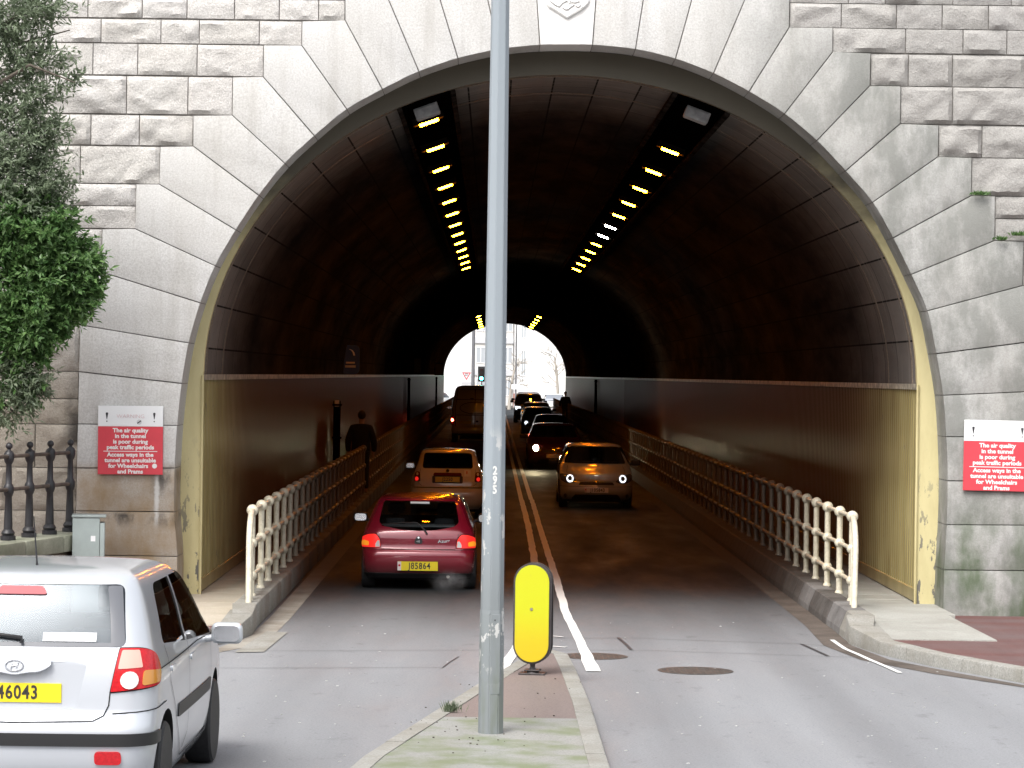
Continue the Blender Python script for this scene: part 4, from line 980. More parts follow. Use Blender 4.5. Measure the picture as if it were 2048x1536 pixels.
class Shell:
    def __init__(s, rear, front, half, rr=.16, rf=.26, br=.05, bf=.14, tr=.04, tf=.07):
        s.yr, s.yf, s.w = pchip(rear), pchip(front), pchip(half)
        s.z0, s.z1 = half[0][0], half[-1][0]; s.rr, s.rf, s.br, s.bf, s.tr, s.tf = rr, rf, br, bf, tr, tf
        s.L = max(p[1] for p in front); s.grow = 0.0
    def sx(s, y, z):
        t = (y - s.L / 2) / (s.L / 2); return (s.w(z) - s.grow) * (1 - (s.tr if t < 0 else s.tf) * min(1, abs(t)) ** 2.5)
    def end(s, e, z):
        W = s.w(z) - s.grow; yr, yf = s.yr(z) + s.grow, s.yf(z) - s.grow; Lz = max(yf - yr, .02)
        r = min(s.rr if e == 'r' else s.rf, .45 * W, .3 * Lz); bow = min(s.br if e == 'r' else s.bf, .2 * Lz)
        a = W - r; yb = 0
        for _ in range(3):
            yb = bow * (a / W) ** 2
            yy = (yr + yb + r) if e == 'r' else (yf - yb - r)
            a = s.sx(yy, z) - r
        return W, (yr if e == 'r' else yf), r, bow, a, yb
    def wrap(s, e, u, z):
        W, y0, r, bow, a, yb = s.end(e, z); v = abs(u); sg = 1 if u >= 0 else -1; d = 1 if e == 'r' else -1
        if v <= a: x, y = v, bow * (v / W) ** 2
        elif v <= a + r * PI / 2: th = (v - a) / r; x, y = a + r * math.sin(th), yb + r - r * math.cos(th)
        else:
            y = yb + r + (v - a - r * PI / 2); x = s.sx(y0 + d * y, z)
        return Vector((sg * x, y0 + d * y, z))
    def side(s, sg, y, z): return Vector((sg * s.sx(y, z), y, z))
    def ring(s, z, n=(7, 6, 22, 6, 7)):
        W, y0, r, b, a, yb = s.end('r', z); P = []
        for i in range(n[0]): P.append(s.wrap('r', a * i / n[0], z))
        for i in range(n[1] + 1): P.append(s.wrap('r', a + r * PI / 2 * i / n[1], z))
        Wf, yF, rF, bF, aF, ybF = s.end('f', z)
        ya, yb_ = y0 + yb + r, yF - ybF - rF
        for i in range(1, n[2]): y = ya + (yb_ - ya) * i / n[2]; P.append(Vector((s.sx(y, z), y, z)))
        for i in range(n[3] + 1): P.append(s.wrap('f', aF + rF * PI / 2 * (1 - i / n[3]), z))
        for i in range(1, n[4] + 1): P.append(s.wrap('f', aF * (1 - i / n[4]), z))
        return P
    def loft(s, rows):
        bm = new(); rings = []
        for z in rows:
            P = s.ring(z); Q = [Vector((-p.x, p.y, p.z)) for p in P[-2:0:-1]]; rings.append([bm.verts.new(p) for p in P + Q])
        n = len(rings[0])
        for a, b in zip(rings, rings[1:]):
            for k in range(n): bm.faces.new((a[k], a[(k + 1) % n], b[(k + 1) % n], b[k]))
        bm.faces.new(rings[0][::-1]); bm.faces.new(rings[-1]); bmesh.ops.recalc_face_normals(bm, faces=bm.faces); return bm
    def pt(s, mode, u, z):
        if mode == 'rear': return s.wrap('r', u, z)
        if mode == 'front': return s.wrap('f', u, z)
        return s.side(1 if mode == 'right' else -1, u, z)
    def nrm(s, mode, u, z):
        e = .006; a = s.pt(mode, u + e, z) - s.pt(mode, u - e, z); b = s.pt(mode, u, min(z + e, s.z1)) - s.pt(mode, u, max(z - e, s.z0)); n = a.cross(b)
        if n.length < 1e-9: n = Vector((0, -1, 0))
        n.normalize(); c = s.pt(mode, u, z) - Vector((0, s.L / 2, .6))
        return n if n.dot(c) > 0 else -n
    def patch(s, mode, poly, off=.004, thick=.0, grid=.05, skirt=.014):
        bm = new(); f = bm.faces.new([bm.verts.new((u, z, 0)) for u, z in poly])
        us = [p[0] for p in poly]; zs = [p[1] for p in poly]
        for lo, hi, k in ((min(us), max(us), 0), (min(zs), max(zs), 1)):
            n = int((hi - lo) / grid)
            for i in range(1, n + 1):
                q = lo + (hi - lo) * i / (n + 1); bmesh.ops.bisect_plane(bm, geom=bm.verts[:] + bm.edges[:] + bm.faces[:], plane_co=(q, 0, 0) if k == 0 else (0, q, 0), plane_no=(1, 0, 0) if k == 0 else (0, 1, 0), dist=1e-6)
        base = {}
        for v in bm.verts:
            u, z = v.co.x, v.co.y; p, n = s.pt(mode, u, z), s.nrm(mode, u, z); base[v] = (p, n)
        for v, (p, n) in base.items(): v.co = p + n * (off + thick)
        if skirt:
            be = [e for e in bm.edges if e.is_boundary]; r = bmesh.ops.extrude_edge_only(bm, edges=be)
            pos = {}
            for v, (p, n) in base.items(): pos[tuple(round(c, 6) for c in (p + n * (off + thick)))] = (p, n)
            for v in [g for g in r['geom'] if isinstance(g, bmesh.types.BMVert)]:
                k = tuple(round(c, 6) for c in v.co)
                if k in pos: p, n = pos[k]; v.co = p + n * (off - skirt)
        bmesh.ops.recalc_face_normals(bm, faces=bm.faces); return bm
    def line(s, bm, mode, pts, w=.007, off=.0035, closed=False):
        P = []
        seq = list(pts) + ([pts[0]] if closed else [])
        for a, b in zip(seq, seq[1:]):
            n = max(1, int(math.hypot(b[0] - a[0], b[1] - a[1]) / .06))
            for i in range(n): P.append((a[0] + (b[0] - a[0]) * i / n, a[1] + (b[1] - a[1]) * i / n))
        P.append(seq[-1]); vs = []
        for i, (u, z) in enumerate(P):
            p, n = s.pt(mode, u, z), s.nrm(mode, u, z); q = s.pt(mode, *P[min(i + 1, len(P) - 1)]) - s.pt(mode, *P[max(i - 1, 0)])
            d = n.cross(q).normalized() * w / 2 if q.length > 1e-6 else Vector((0, 0, 0)); vs.append((bm.verts.new(p + n * off + d), bm.verts.new(p + n * off - d)))
        for a, b in zip(vs, vs[1:]): bm.faces.new((a[0], a[1], b[1], b[0]))

def mir(poly): return [(-u, z) for u, z in poly][::-1]
def wheel(car, name, x, y, r, w, rimr, sg, scale=1, spokes=5, rimmat='alloy'):
    bm = new(); lathe(bm, [(rimr, -w / 2), (r * .93, -w / 2), (r * .985, -w * .42), (r, -w * .2), (r, w * .2), (r * .985, w * .42), (r * .93, w / 2), (rimr, w / 2)], (0, 0, 0), 28, 'x')
    t = obj(name, bm, MATS['black_rubber'], car, 40); t.location = (x, y, r)
    bm = new(); lathe(bm, [(rimr * 1.0, -w * .1), (rimr * 1.02, w * .46), (rimr * .93, w * .47), (rimr * .88, w * .30), (rimr * .86, w * .05), (.01, w * .05)], (0, 0, 0), 28, 'x')
    for k in range(spokes):
        a = 2 * PI * k / spokes; m4 = Matrix.Rotation(a, 4, 'X'); box(bm, w * .16, w * .36, -rimr * .13, rimr * .13, rimr * .1, rimr * .95, .008, 1, 0, m4)
    lathe(bm, [(rimr * .22, w * .1), (rimr * .2, w * .38), (.005, w * .40)], (0, 0, 0), 14, 'x'); bmesh.ops.recalc_face_normals(bm, faces=bm.faces)
    o = obj('rim', bm, MATS[rimmat], t, 40)
    if sg < 0: o.rotation_euler = (0, 0, PI)
    return t
def car(name, label, cat, group, loc, rz, scale, sh, pm, S):
    t = thing(name, label, cat, loc, rz, group); t.scale = (scale, scale, scale)
    H = sh.z1; rows = S.get('rows') or ([sh.z0 + (H - .07 - sh.z0) * i / 26 for i in range(27)] + [H - .05, H - .035, H - .022, H - .012, H - .005, H])
    temp = []
    def tmp(bm, m):
        me = bpy.data.meshes.new('tmp'); bm.to_mesh(me); bm.free(); me.materials.append(m); o = bpy.data.objects.new('tmp', me); COL.objects.link(o); temp.append(o); return o
    body = tmp(sh.loft(rows), pm); cutters = []
    if S.get('hollow', True):
        g = sh.grow; sh.grow = .055; zf = S.get('floor', .42); rr = [zf + (H - .10 - zf) * i / 14 for i in range(15)] + [H - .075, H - .06]
        cutters.append(tmp(sh.loft(rr), MATS['interior'])); sh.grow = g
    R = S['wheel_r']
    for wy in S['axles']:
        for sg in (-1, 1):
            bm = new(); x = S['track'] ; lathe(bm, [(.01, 0), (R + .055, 0), (R + .055, .6), (.01, .6)], (0, 0, 0), 32, 'x')
            for v in bm.verts: v.co = Vector((sg * (x - .16 + v.co.x), wy + v.co.y, R + .015 + v.co.z))
            bmesh.ops.recalc_face_normals(bm, faces=bm.faces); cutters.append(tmp(bm, MATS['well']))
    def prism(poly, axis, a, b):
        bm = new(); vs = [bm.verts.new((u, a, z) if axis == 'y' else (a, u, z)) for u, z in poly]; f = bm.faces.new(vs); r = bmesh.ops.extrude_face_region(bm, geom=[f])
        for v in r['geom']:
            if isinstance(v, bmesh.types.BMVert):
                if axis == 'y': v.co.y = b
                else: v.co.x = b
        bmesh.ops.recalc_face_normals(bm, faces=bm.faces); cutters.append(tmp(bm, MATS['trim_black']))
    mid = S.get('mid', 1.6)
    if S.get('rear_window') and S.get('hollow', True): prism(S['rear_window'], 'y', -1, mid - .2)
    if S.get('windscreen') and S.get('hollow', True): prism(S['windscreen'], 'y', mid + .3, sh.L + 1)
    if S.get('hollow', True):
        for p in S.get('side_windows', []): prism(p, 'x', -2, 2)
    for pl2, dep in S.get('recess', []):
        prism(pl2, 'y', -1, dep); cutters[-1].data.materials[0] = pm
    for c in cutters:
        md = body.modifiers.new('b', 'BOOLEAN'); md.operation = 'DIFFERENCE'; md.object = c; md.solver = 'EXACT'
        try: md.material_mode = 'TRANSFER'
        except Exception: pass
    me = evalmesh(body)
    for o in temp: bpy.data.objects.remove(o)
    b = obj('body', me, None, t, 32)
    def part(nm, bm, m, parent=t, sm=35, label=None):
        o = obj(nm, bm, MATS[m] if isinstance(m, str) else m, parent, sm)
        if label: o['label'] = label
        return o
    goff = -.006
    G = S.get('glass', 'car_glass')
    if S.get('rear_window'): part('rear_window', sh.patch('rear', offset_poly(S['rear_window'], -.012), goff, 0, .06, 0), S.get('rear_glass', G))
    if S.get('windscreen'): part('windscreen', sh.patch('front', offset_poly(S['windscreen'], -.012), goff, 0, .06, 0), S.get('front_glass', G))
    for p in S.get('side_windows', []):
        for md in ('left', 'right'): part('side_window', sh.patch(md, offset_poly(p, -.012), goff, 0, .08, 0), S.get('side_glass', 'tinted_glass'))
    gap = new(); have = False
    for (md, pts, closed) in S.get('gaps', []): sh.line(gap, md, pts, S.get('gapw', .007), .0035, closed); have = True
    if have: part('panel_gap', gap, 'gap', b)
    else: gap.free()
    made = {}
    for it in S.get('patches', []):
        nm, md, poly, m = it[:4]; off = it[4] if len(it) > 4 else .004; th = it[5] if len(it) > 5 else .004; par = it[6] if len(it) > 6 else None; both = it[7] if len(it) > 7 else False
        for k, pp in enumerate((poly, mir(poly)) if both else (poly,)):
            P_ = made.get((par, k), made.get((par, 0), t)) if par else t
            o = part(nm, sh.patch(md, pp, off, th), pm if m == 'body' else m, P_); made[(nm, k)] = o
    for poly, m, nm in S.get('side_patches', []):
        for sd in ('left', 'right'): part(nm, sh.patch(sd, poly, .004, .004), pm if m == 'body' else m)
    for wy in S['axles']:
        for sg in (-1, 1): wheel(t, 'wheel', sg * (S['track'] - .02), wy, R, S.get('tyre_w', .185), R * .64, sg, spokes=S.get('spokes', 5), rimmat=S.get('rim', 'alloy'))
    if S.get('hollow', True):
        sy = S.get('seats', (1.55, .65))
        for xs in (-.36, .36):
            bm = new(); box(bm, xs - .23, xs + .23, sy[0], sy[0] + .45, .45, .60, .06, 2); box(bm, xs - .23, xs + .23, sy[0] - .16, sy[0], .5, 1.08 * H / 1.45, .06, 2); box(bm, xs - .13, xs + .13, sy[0] - .15, sy[0] - .06, 1.10 * H / 1.45, 1.28 * H / 1.45, .04, 2); box(bm, xs - .05, xs + .05, sy[0] - .12, sy[0] - .09, 1.05 * H / 1.45, 1.12 * H / 1.45)
            part('front_seat', bm, 'seat_cloth', sm=50)
        bm = new(); box(bm, -.58, .58, sy[1] - .1, sy[1] + .05, .45, .94 * H / 1.45, .05, 2)
        for xs in (-.35, .35): box(bm, xs - .14, xs + .14, sy[1] - .1, sy[1] - .02, .92 * H / 1.45, 1.08 * H / 1.45, .04, 2)
        part('rear_seat', bm, 'seat_cloth', sm=50)
        if S.get('shelf'):
            z, ya, yb, hw = S['shelf']; bm = new(); box(bm, -hw, hw, ya, yb, z - .02, z, .008); part('parcel_shelf', bm, 'shelf_grey')
        dy = S.get('dash', 2.45); bm = new(); box(bm, -.60, .60, dy, dy + .35, .55, .86 * H / 1.45, .05, 2); part('dashboard', bm, 'interior', sm=50)
        bm = new(); wz = .92 * H / 1.45
        tube(bm, [(.36 + .17 * math.cos(a * PI / 8), dy - .12 + .06 * math.sin(a * PI / 8), wz + .17 * math.sin(a * PI / 8)) for a in range(17)], .014, 6, False); tube(bm, [(.36, dy - .12, wz), (.36, dy + .1, wz - .06)], .03, 6); tube(bm, [(.20, dy - .12, wz), (.52, dy - .12, wz)], .018, 6)
        part('steering_wheel', bm, 'trim_black', sm=50)
    if S.get('mirror'):
        my, mz = S['mirror']
        for sg in (-1, 1):
            p = sh.side(sg, my, mz); bm = new()
            box(bm, -.105, .105, -.045, .045, -.07, .07, .042, 4)
            for v in bm.verts:
                v.co.x *= 1.0; v.co.y *= (1.0 if v.co.y < 0 else 1.3); v.co += Vector((p.x + sg * .145, p.y - .02, mz + .045))
            tube(bm, [(p.x - sg * .02, p.y, mz), (p.x + sg * .09, p.y - .01, mz + .02)], .024, 8)
            mo = part('wing_mirror', bm, S.get('mirror_mat', pm), sm=50)
            bm = new(); P = rpoly([(-.085, -.052), (.085, -.052), (.085, .052), (-.085, .052)], .04); vs = [bm.verts.new((p.x + sg * .145 + a_, p.y - .0665, mz + .045 + b_)) for a_, b_ in P]; bm.faces.new(vs)
            for f in bm.faces:
                f.normal_update()
                if f.normal.y > 0: f.normal_flip()
            part('mirror_glass', bm, 'chrome', mo)
    if S.get('wiper'):
        for md, pts, rad in S['wiper']:
            bm = new(); tube(bm, [sh.pt(md, u, z) + sh.nrm(md, u, z) * .022 for u, z in pts], rad, 6); part('wiper', bm, 'trim_black', sm=60)
    for (md, u, z, w, h, chars, m, band, offy) in S.get('plates', []):
        p = sh.pt(md, u, z); d = -1 if md == 'rear' else 1
        bm = new(); box(bm, -w / 2, w / 2, -.004, .004, -h / 2, h / 2, .002); o = part('number_plate', bm, m); o.location = (p.x, p.y + d * (.012 + offy), p.z); o.rotation_euler = (0, 0, 0 if d < 0 else PI)
        x0 = -w / 2
        if band: bm = new(); box(bm, x0, x0 + .05, -.0055, -.0041, -h / 2 + .002, h / 2 - .002); part('crest_band', bm, 'plate_band', o); x0 += .05
        if band:
            bm = new(); lathe(bm, [(.016, -.0062), (.016, -.0056)], (-w / 2 + .025, 0, .01), 12, 'y'); part('crest', bm, 'lens_red', o)
        text('lettering', chars, h * .98, MATS['plate_ink'], o, ((x0 + w / 2) / 2, -.0062, 0), bold=.0022, ext=.0006, sx=.80, spacing=1.12)
    if S.get('aerial'):
        y, z = S['aerial']; bm = new(); tube(bm, [(0, y, z - .02), (0, y - .02, z + .02), (0, y - .14, z + .30)], [.012, .006, .003], 6); part('aerial', bm, 'trim_black')
    bm = new(); box(bm, -.62, .62, .25, sh.L - .35, .14, .24, .03); part('underbody', bm, 'well')
    if S.get('exhaust'):
        x, y, z = S['exhaust']; bm = new(); tube(bm, [(x, y + .5, z + .03), (x, y + .1, z), (x, y, z)], .024, 10); part('exhaust_pipe', bm, 'zinc', sm=60)
    return t, sh, made
# ------------------------------------------------------------------ the cars
circ = lambda u, z, r, n=16, e=1.0: [(u + r * math.cos(2 * PI * k / n), z + r * e * math.sin(2 * PI * k / n)) for k in range(n)]
def place(px, D, z=0.0): v = at(px, VY, D); return (v.x, D, z)
GRP = 'cars driving through the tunnel'
# silver hatchback in the left foreground
sh = Shell([(.18, .14), (.28, .05), (.40, .015), (.55, .0), (.62, .012), (.66, .045), (.80, .055), (.95, .075), (1.03, .10), (1.2, .17), (1.36, .25), (1.43, .30), (1.46, .40), (1.478, .62), (1.488, .95), (1.49, 1.25)],
           [(.18, 3.66), (.28, 3.76), (.5, 3.81), (.66, 3.78), (.76, 3.66), (.86, 3.40), (.94, 3.05), (.99, 2.85), (1.1, 2.68), (1.3, 2.32), (1.42, 2.06), (1.46, 1.9), (1.48, 1.7), (1.49, 1.55)],
           [(.18, .74), (.28, .80), (.5, .825), (.68, .832), (.85, .828), (.97, .81), (1.03, .79), (1.2, .745), (1.36, .69), (1.43, .65), (1.465, .58), (1.482, .45), (1.49, .25)], rr=.2)
S = dict(wheel_r=.288, axles=(.60, 3.05), track=.745, mid=1.6, rim='alloy', spokes=6, shelf=(.98, .25, .62, .55), seats=(1.75, .75),
    rear_window=rpoly([(-.635, 1.05), (.635, 1.05), (.595, 1.405), (-.595, 1.405)], .05), windscreen=rpoly([(-.66, 1.03), (.66, 1.03), (.58, 1.40), (-.58, 1.40)], .06), rear_glass='rear_glass',
    side_windows=[rpoly([(.66, 1.03), (1.50, .975), (1.50, 1.375), (.82, 1.375)], [.05, .02, .02, .14]), rpoly([(1.56, .97), (2.72, .915), (2.02, 1.375), (1.56, 1.378)], [.02, .03, .14, .02])],
    gaps=[('rear', [(-.60, 1.035), (-.555, .80), (-.548, .72), (-.52, .66), (-.46, .63), (0, .62), (.46, .63), (.52, .66), (.548, .72), (.555, .80), (.60, 1.035)], False),
          ('right', [(1.53, 1.0), (1.53, .40), (1.35, .32)], False), ('right', [(2.66, .98), (2.70, .6), (2.66, .30), (1.3, .28), (1.02, .52), (.72, .8), (.66, 1.02)], False), ('right', [(.32, .905), (2.0, .93), (3.0, .90)], False), ('left', [(1.53, 1.0), (1.53, .40)], False),
          ('rear', [(.57, .672), (.86, .69), (1.2, .70)], False), ('rear', [(-.57, .672), (-.86, .69), (-1.2, .70)], False)],
    patches=[('bumper_strip', 'rear', rpoly([(-1.02, .488), (1.02, .488), (1.02, .560), (-1.02, .560)], .02), 'trim_black', .003, .012),
             ('reflector', 'rear', rpoly([(.475, .382), (.628, .382), (.628, .458), (.475, .458)], .025), 'lens_red', .003, .012, None, True),
             ('tail_lamp', 'rear', rpoly([(.602, 1.045), (.74, 1.042), (.88, 1.005), (.965, .93), (.955, .86), (.90, .832), (.556, .797)], [.01, .06, .1, .05, .04, .04, .01]), 'lens_red', .003, .010, None, True),
             ('lens', 'rear', rpoly([(.614, 1.033), (.715, 1.031), (.738, .935), (.597, .928)], .01), 'lens_pale', .012, .004, 'tail_lamp', True),
             ('lens', 'rear', rpoly([(.745, .918), (.945, .912), (.93, .862), (.89, .845), (.735, .832)], .02), 'lens_amber', .012, .004, 'tail_lamp', True),
             ('lens', 'rear', circ(.662, .864, .050), 'lens_clear', .012, .008, 'tail_lamp', True),
             ('lamp_shadow', 'rear', rpoly([(.598, 1.052), (.74, 1.050), (.89, 1.012), (.975, .932), (.963, .854), (.90, .824), (.55, .789)], [.01, .06, .1, .05, .04, .04, .01]), 'gap', .0015, .001, None, True),
             ('handle_garnish', 'rear', rpoly([(-.205, .99), (.205, .99), (.215, .945), (.15, .908), (.07, .903), (0, .888), (-.07, .903), (-.15, .908), (-.215, .945)], .03), 'body', .004, .022),
             
             ('brake_light', 'rear', rpoly([(-.155, 1.345), (.155, 1.345), (.125, 1.392), (-.125, 1.392)], .02), 'red_strip', .001, .003), ('window_sticker', 'rear', [(.15, 1.083), (.46, 1.083), (.46, 1.132), (.15, 1.132)], 'sign_white', .0, .001),
             ('window_border', 'rear', rpoly([(.545, 1.055), (.632, 1.055), (.592, 1.40), (.50, 1.40), (.52, 1.30), (.54, 1.15)], .02), M('frit', (.12, .125, .14), .12, coat=.5), -.004, .0005, None, True), ('window_border', 'rear', rpoly([(-.56, 1.053), (.56, 1.053), (.56, 1.078), (-.56, 1.078)], .005), 'frit', -.004, .0005)],
    side_patches=[(rpoly([(1.04, .545), (2.68, .545), (2.68, .625), (1.04, .625)], .02), 'trim_black', 'rub_strip'), (rpoly([(1.62, .84), (1.80, .84), (1.80, .875), (1.62, .875)], .015), 'body', 'door_handle'), (rpoly([(.78, .85), (.94, .85), (.94, .885), (.78, .885)], .015), 'body', 'door_handle')],
    recess=[(rpoly([(-.42, .968), (.42, .968), (.36, .695), (-.36, .695)], .03), .088)], plates=[('rear', 0.0, .785, .54, .112, 'J46043', 'plate_yellow', False, -.042)], mirror=(2.42, .895), wiper=[('rear', [(.03, 1.065), (.03, 1.095), (-.10, 1.11), (-.5, 1.14)], .011)], aerial=(.75, 1.483), dash=2.5)
lv = place(26, 17.6); R_ = -math.radians(1.3)
gz, gsh, _ = car('hatchback_car', 'silver hatchback with yellow rear plate entering the picture at the left edge', 'car', None, (at(26, 1300, 17.6).x, 17.6, 0), R_, 1.05, sh, MATS['silver'], S)
bm = new(); e = [gsh.pt('rear', .052 * math.cos(2 * PI * k / 20), .945 + .030 * math.sin(2 * PI * k / 20)) + Vector((0, -.03, 0)) for k in range(21)]
tube(bm, e, .0045, 6, False); tube(bm, [gsh.pt('rear', -.02, .928) + Vector((0, -.03, 0)), gsh.pt('rear', -.012, .957) + Vector((0, -.03, 0))], .004, 6); tube(bm, [gsh.pt('rear', .012, .933) + Vector((0, -.03, 0)), gsh.pt('rear', .022, .962) + Vector((0, -.03, 0))], .004, 6); tube(bm, [gsh.pt('rear', -.016, .941) + Vector((0, -.03, 0)), gsh.pt('rear', .018, .949) + Vector((0, -.03, 0))], .004, 6)
obj('emblem', bm, MATS['chrome'], gz, 60)

# burgundy hatchback waiting in the left lane
sh = Shell([(.17, .16), (.26, .05), (.42, .0), (.52, .0), (.565, .03), (.60, .055), (.75, .07), (.84, .10), (.93, .16), (1.1, .30), (1.25, .44), (1.285, .5), (1.305, .62), (1.322, .9), (1.33, 1.2)],
           [(.17, 3.7), (.3, 3.8), (.5, 3.83), (.62, 3.76), (.70, 3.5), (.80, 3.1), (.87, 2.85), (.92, 2.72), (1.1, 2.35), (1.24, 2.05), (1.29, 1.9), (1.32, 1.65), (1.33, 1.45)],
           [(.17, .74), (.26, .79), (.45, .812), (.62, .817), (.76, .81), (.86, .78), (.93, .745), (1.1, .675), (1.25, .60), (1.29, .55), (1.318, .42), (1.33, .2)], rr=.22)
S = dict(wheel_r=.285, axles=(.62, 3.06), track=.735, mid=1.6, shelf=(.905, .19, .80, .50), seats=(1.7, .75), floor=.42, rim='alloy',
    rear_window=rpoly([(-.565, .955), (-.50, .90), (-.25, .852), (0, .838), (.25, .852), (.50, .90), (.565, .955), (.505, 1.245), (-.505, 1.245)], .035), windscreen=rpoly([(-.62, .95), (.62, .95), (.53, 1.25), (-.53, 1.25)], .05),
    side_windows=[rpoly([(.95, .95), (1.5, .93), (1.5, 1.235), (1.1, 1.235)], .03), rpoly([(1.56, .925), (2.45, .915), (1.98, 1.235), (1.56, 1.24)], .03)],
    gaps=[('rear', [(-.56, .80), (-.53, .6), (-.5, .585), (.5, .585), (.53, .6), (.56, .80)], False), ('rear', [(-1.1, .588), (-.5, .575), (.5, .575), (1.1, .588)], False), ('right', [(1.53, .92), (1.53, .35), (2.5, .3), (2.62, .6), (2.56, .9)], False), ('rear', [(-.53, 1.27), (0, 1.285), (.53, 1.27)], False)],
    patches=[('lamp_shadow', 'rear', rpoly([(.52, .594), (.532, .72), (.595, .802), (.70, .792), (.88, .75), (.905, .66), (.89, .594)], .03), 'gap', .0012, .001, None, True),
             ('tail_lamp', 'rear', rpoly([(.530, .602), (.545, .72), (.60, .790), (.70, .782), (.87, .74), (.895, .66), (.88, .602)], .03), 'brake_on', .003, .008, None, True),
             ('lens', 'rear', rpoly([(.70, .625), (.88, .63), (.885, .675), (.80, .70), (.70, .685)], .02), M('amber_on', (.8, .35, .02), .3, emis=(1, .30, .02), es=.3), .011, .004, 'tail_lamp', True), ('lens', 'rear', rpoly([(.537, .608), (.605, .608), (.60, .66), (.575, .70), (.548, .70)], .01), 'lens_clear', .011, .004, 'tail_lamp', True),
             ('badge', 'rear', rpoly([(-.052, .66), (.052, .66), (.058, .70), (.02, .762), (-.02, .762), (-.058, .70)], .025), 'trim_black', .003, .006), ('emblem', 'rear', circ(0, .745, .012, 10), 'chrome', .009, .003, 'badge'), ('emblem', 'rear', circ(0, .692, .022, 12, .6), 'chrome', .009, .003, 'badge'),
             ('window_strip', 'rear', [(-.13, 1.212), (.14, 1.212), (.14, 1.236), (-.13, 1.236)], 'sign_white', .0, .001), ('rear_valance', 'rear', rpoly([(-1.0, .175), (1.0, .175), (1.0, .245), (-1.0, .245)], .01), 'trim_black', .002, .004)],
    plates=[('rear', -.005, .350, .565, .128, 'J85864', 'plate_yellow', True, .006)], mirror=(2.38, .87), mirror_mat='trim_black', exhaust=(.42, .1, .2),
    wiper=[('rear', [(.12, .79), (.08, .85), (-.03, .935), (-.08, .94)], .012), ('rear', [(-.06, .938), (-.26, .932), (-.52, .905)], .010)])
rc, rsh, _ = car('hatchback_car', 'burgundy hatchback with yellow rear plate waiting behind the lamp column', 'car', GRP, (at(836.5, 1100, 37.4).x, 37.4, 0), 0, .92, sh, MATS['burgundy'], S)
p = rsh.pt('rear', .36, .70); text('model_script', 'Azura', .062, MATS['chrome'], rc, (p.x, p.y - .006, .70), (0, math.radians(-4), math.radians(9)), bold=.001, sx=1.2)

# small white car in front of it
sh = Shell([(.2, .12), (.3, .04), (.5, 0), (.62, .02), (.70, .06), (.75, .06), (.9, .10), (.98, .15), (1.2, .30), (1.38, .42), (1.44, .46), (1.465, .6), (1.482, .9), (1.488, 1.15)],
           [(.2, 3.4), (.4, 3.53), (.6, 3.55), (.75, 3.48), (.85, 3.3), (.93, 3.0), (.98, 2.75), (1.2, 2.4), (1.36, 2.1), (1.44, 1.85), (1.475, 1.6), (1.488, 1.4)],
           [(.2, .72), (.32, .79), (.55, .813), (.75, .805), (.9, .775), (1.0, .735), (1.2, .66), (1.38, .60), (1.44, .57), (1.47, .47), (1.488, .2)], rr=.24)
S = dict(wheel_r=.29, axles=(.6, 2.9), track=.72, mid=1.5, shelf=(1.02, .3, .7, .5),
    rear_window=rpoly([(-.55, 1.075), (.55, 1.075), (.515, 1.405), (-.515, 1.405)], .06), windscreen=rpoly([(-.62, 1.03), (.62, 1.03), (.54, 1.39), (-.54, 1.39)], .06), side_windows=[rpoly([(.9, 1.05), (2.4, 1.0), (1.95, 1.36), (1.05, 1.36)], .06)],
    gaps=[('rear', [(-.60, 1.06), (-.62, .75), (-.55, .70), (0, .69), (.55, .70), (.62, .75), (.60, 1.06)], False), ('rear', [(-1.0, .70), (-.6, .69)], False), ('rear', [(1.0, .70), (.6, .69)], False)],
    patches=[('tail_lamp', 'rear', rpoly([(.58, .79), (.735, .79), (.73, .995), (.60, .995)], .04), M('lens_dark', (.12, .01, .012), .15, coat=.6), .003, .012, None, True), ('lens', 'rear', circ(.665, .845, .042), 'brake_on', .014, .006, 'tail_lamp', True), ('lens', 'rear', circ(.66, .945, .03), 'lens_clear', .014, .004, 'tail_lamp', True),
             ('boot_handle', 'rear', rpoly([(-.31, .915), (.31, .915), (.29, .972), (-.29, .972)], .02), 'lens_dark', .003, .02), ('plate_recess', 'rear', rpoly([(-.33, .76), (.33, .76), (.33, .915), (-.33, .915)], .03), 'trim_black', .001, .002), ('learner_plate', 'rear', [(.36, .91), (.50, .91), (.50, 1.04), (.36, 1.04)], 'sign_white', .003, .002),
             ('bumper_trim', 'rear', rpoly([(-.8, .655), (.8, .655), (.8, .675), (-.8, .675)], .005), 'chrome', .003, .004), ('emblem', 'rear', circ(0, 1.025, .035), 'chrome', .003, .006)],
    plates=[('rear', 0, .842, .53, .112, 'J2250', 'plate_yellow', False, .01)], mirror=(2.3, 1.02), mirror_mat='trim_black', aerial=(.9, 1.48))
wc, wsh, _ = car('hatchback_car', 'small white car with learner sticker ahead of the burgundy hatchback', 'car', GRP, (at(895, 950, 56.3).x, 56.3, 0), 0, .90, sh, MATS['white_paint'], S)
p = wsh.pt('rear', .43, .975); text('learner_letter', 'L', .11, MATS['sign_red'], wc, (p.x, p.y - .012, p.z), (0, 0, math.radians(9)), bold=.006)

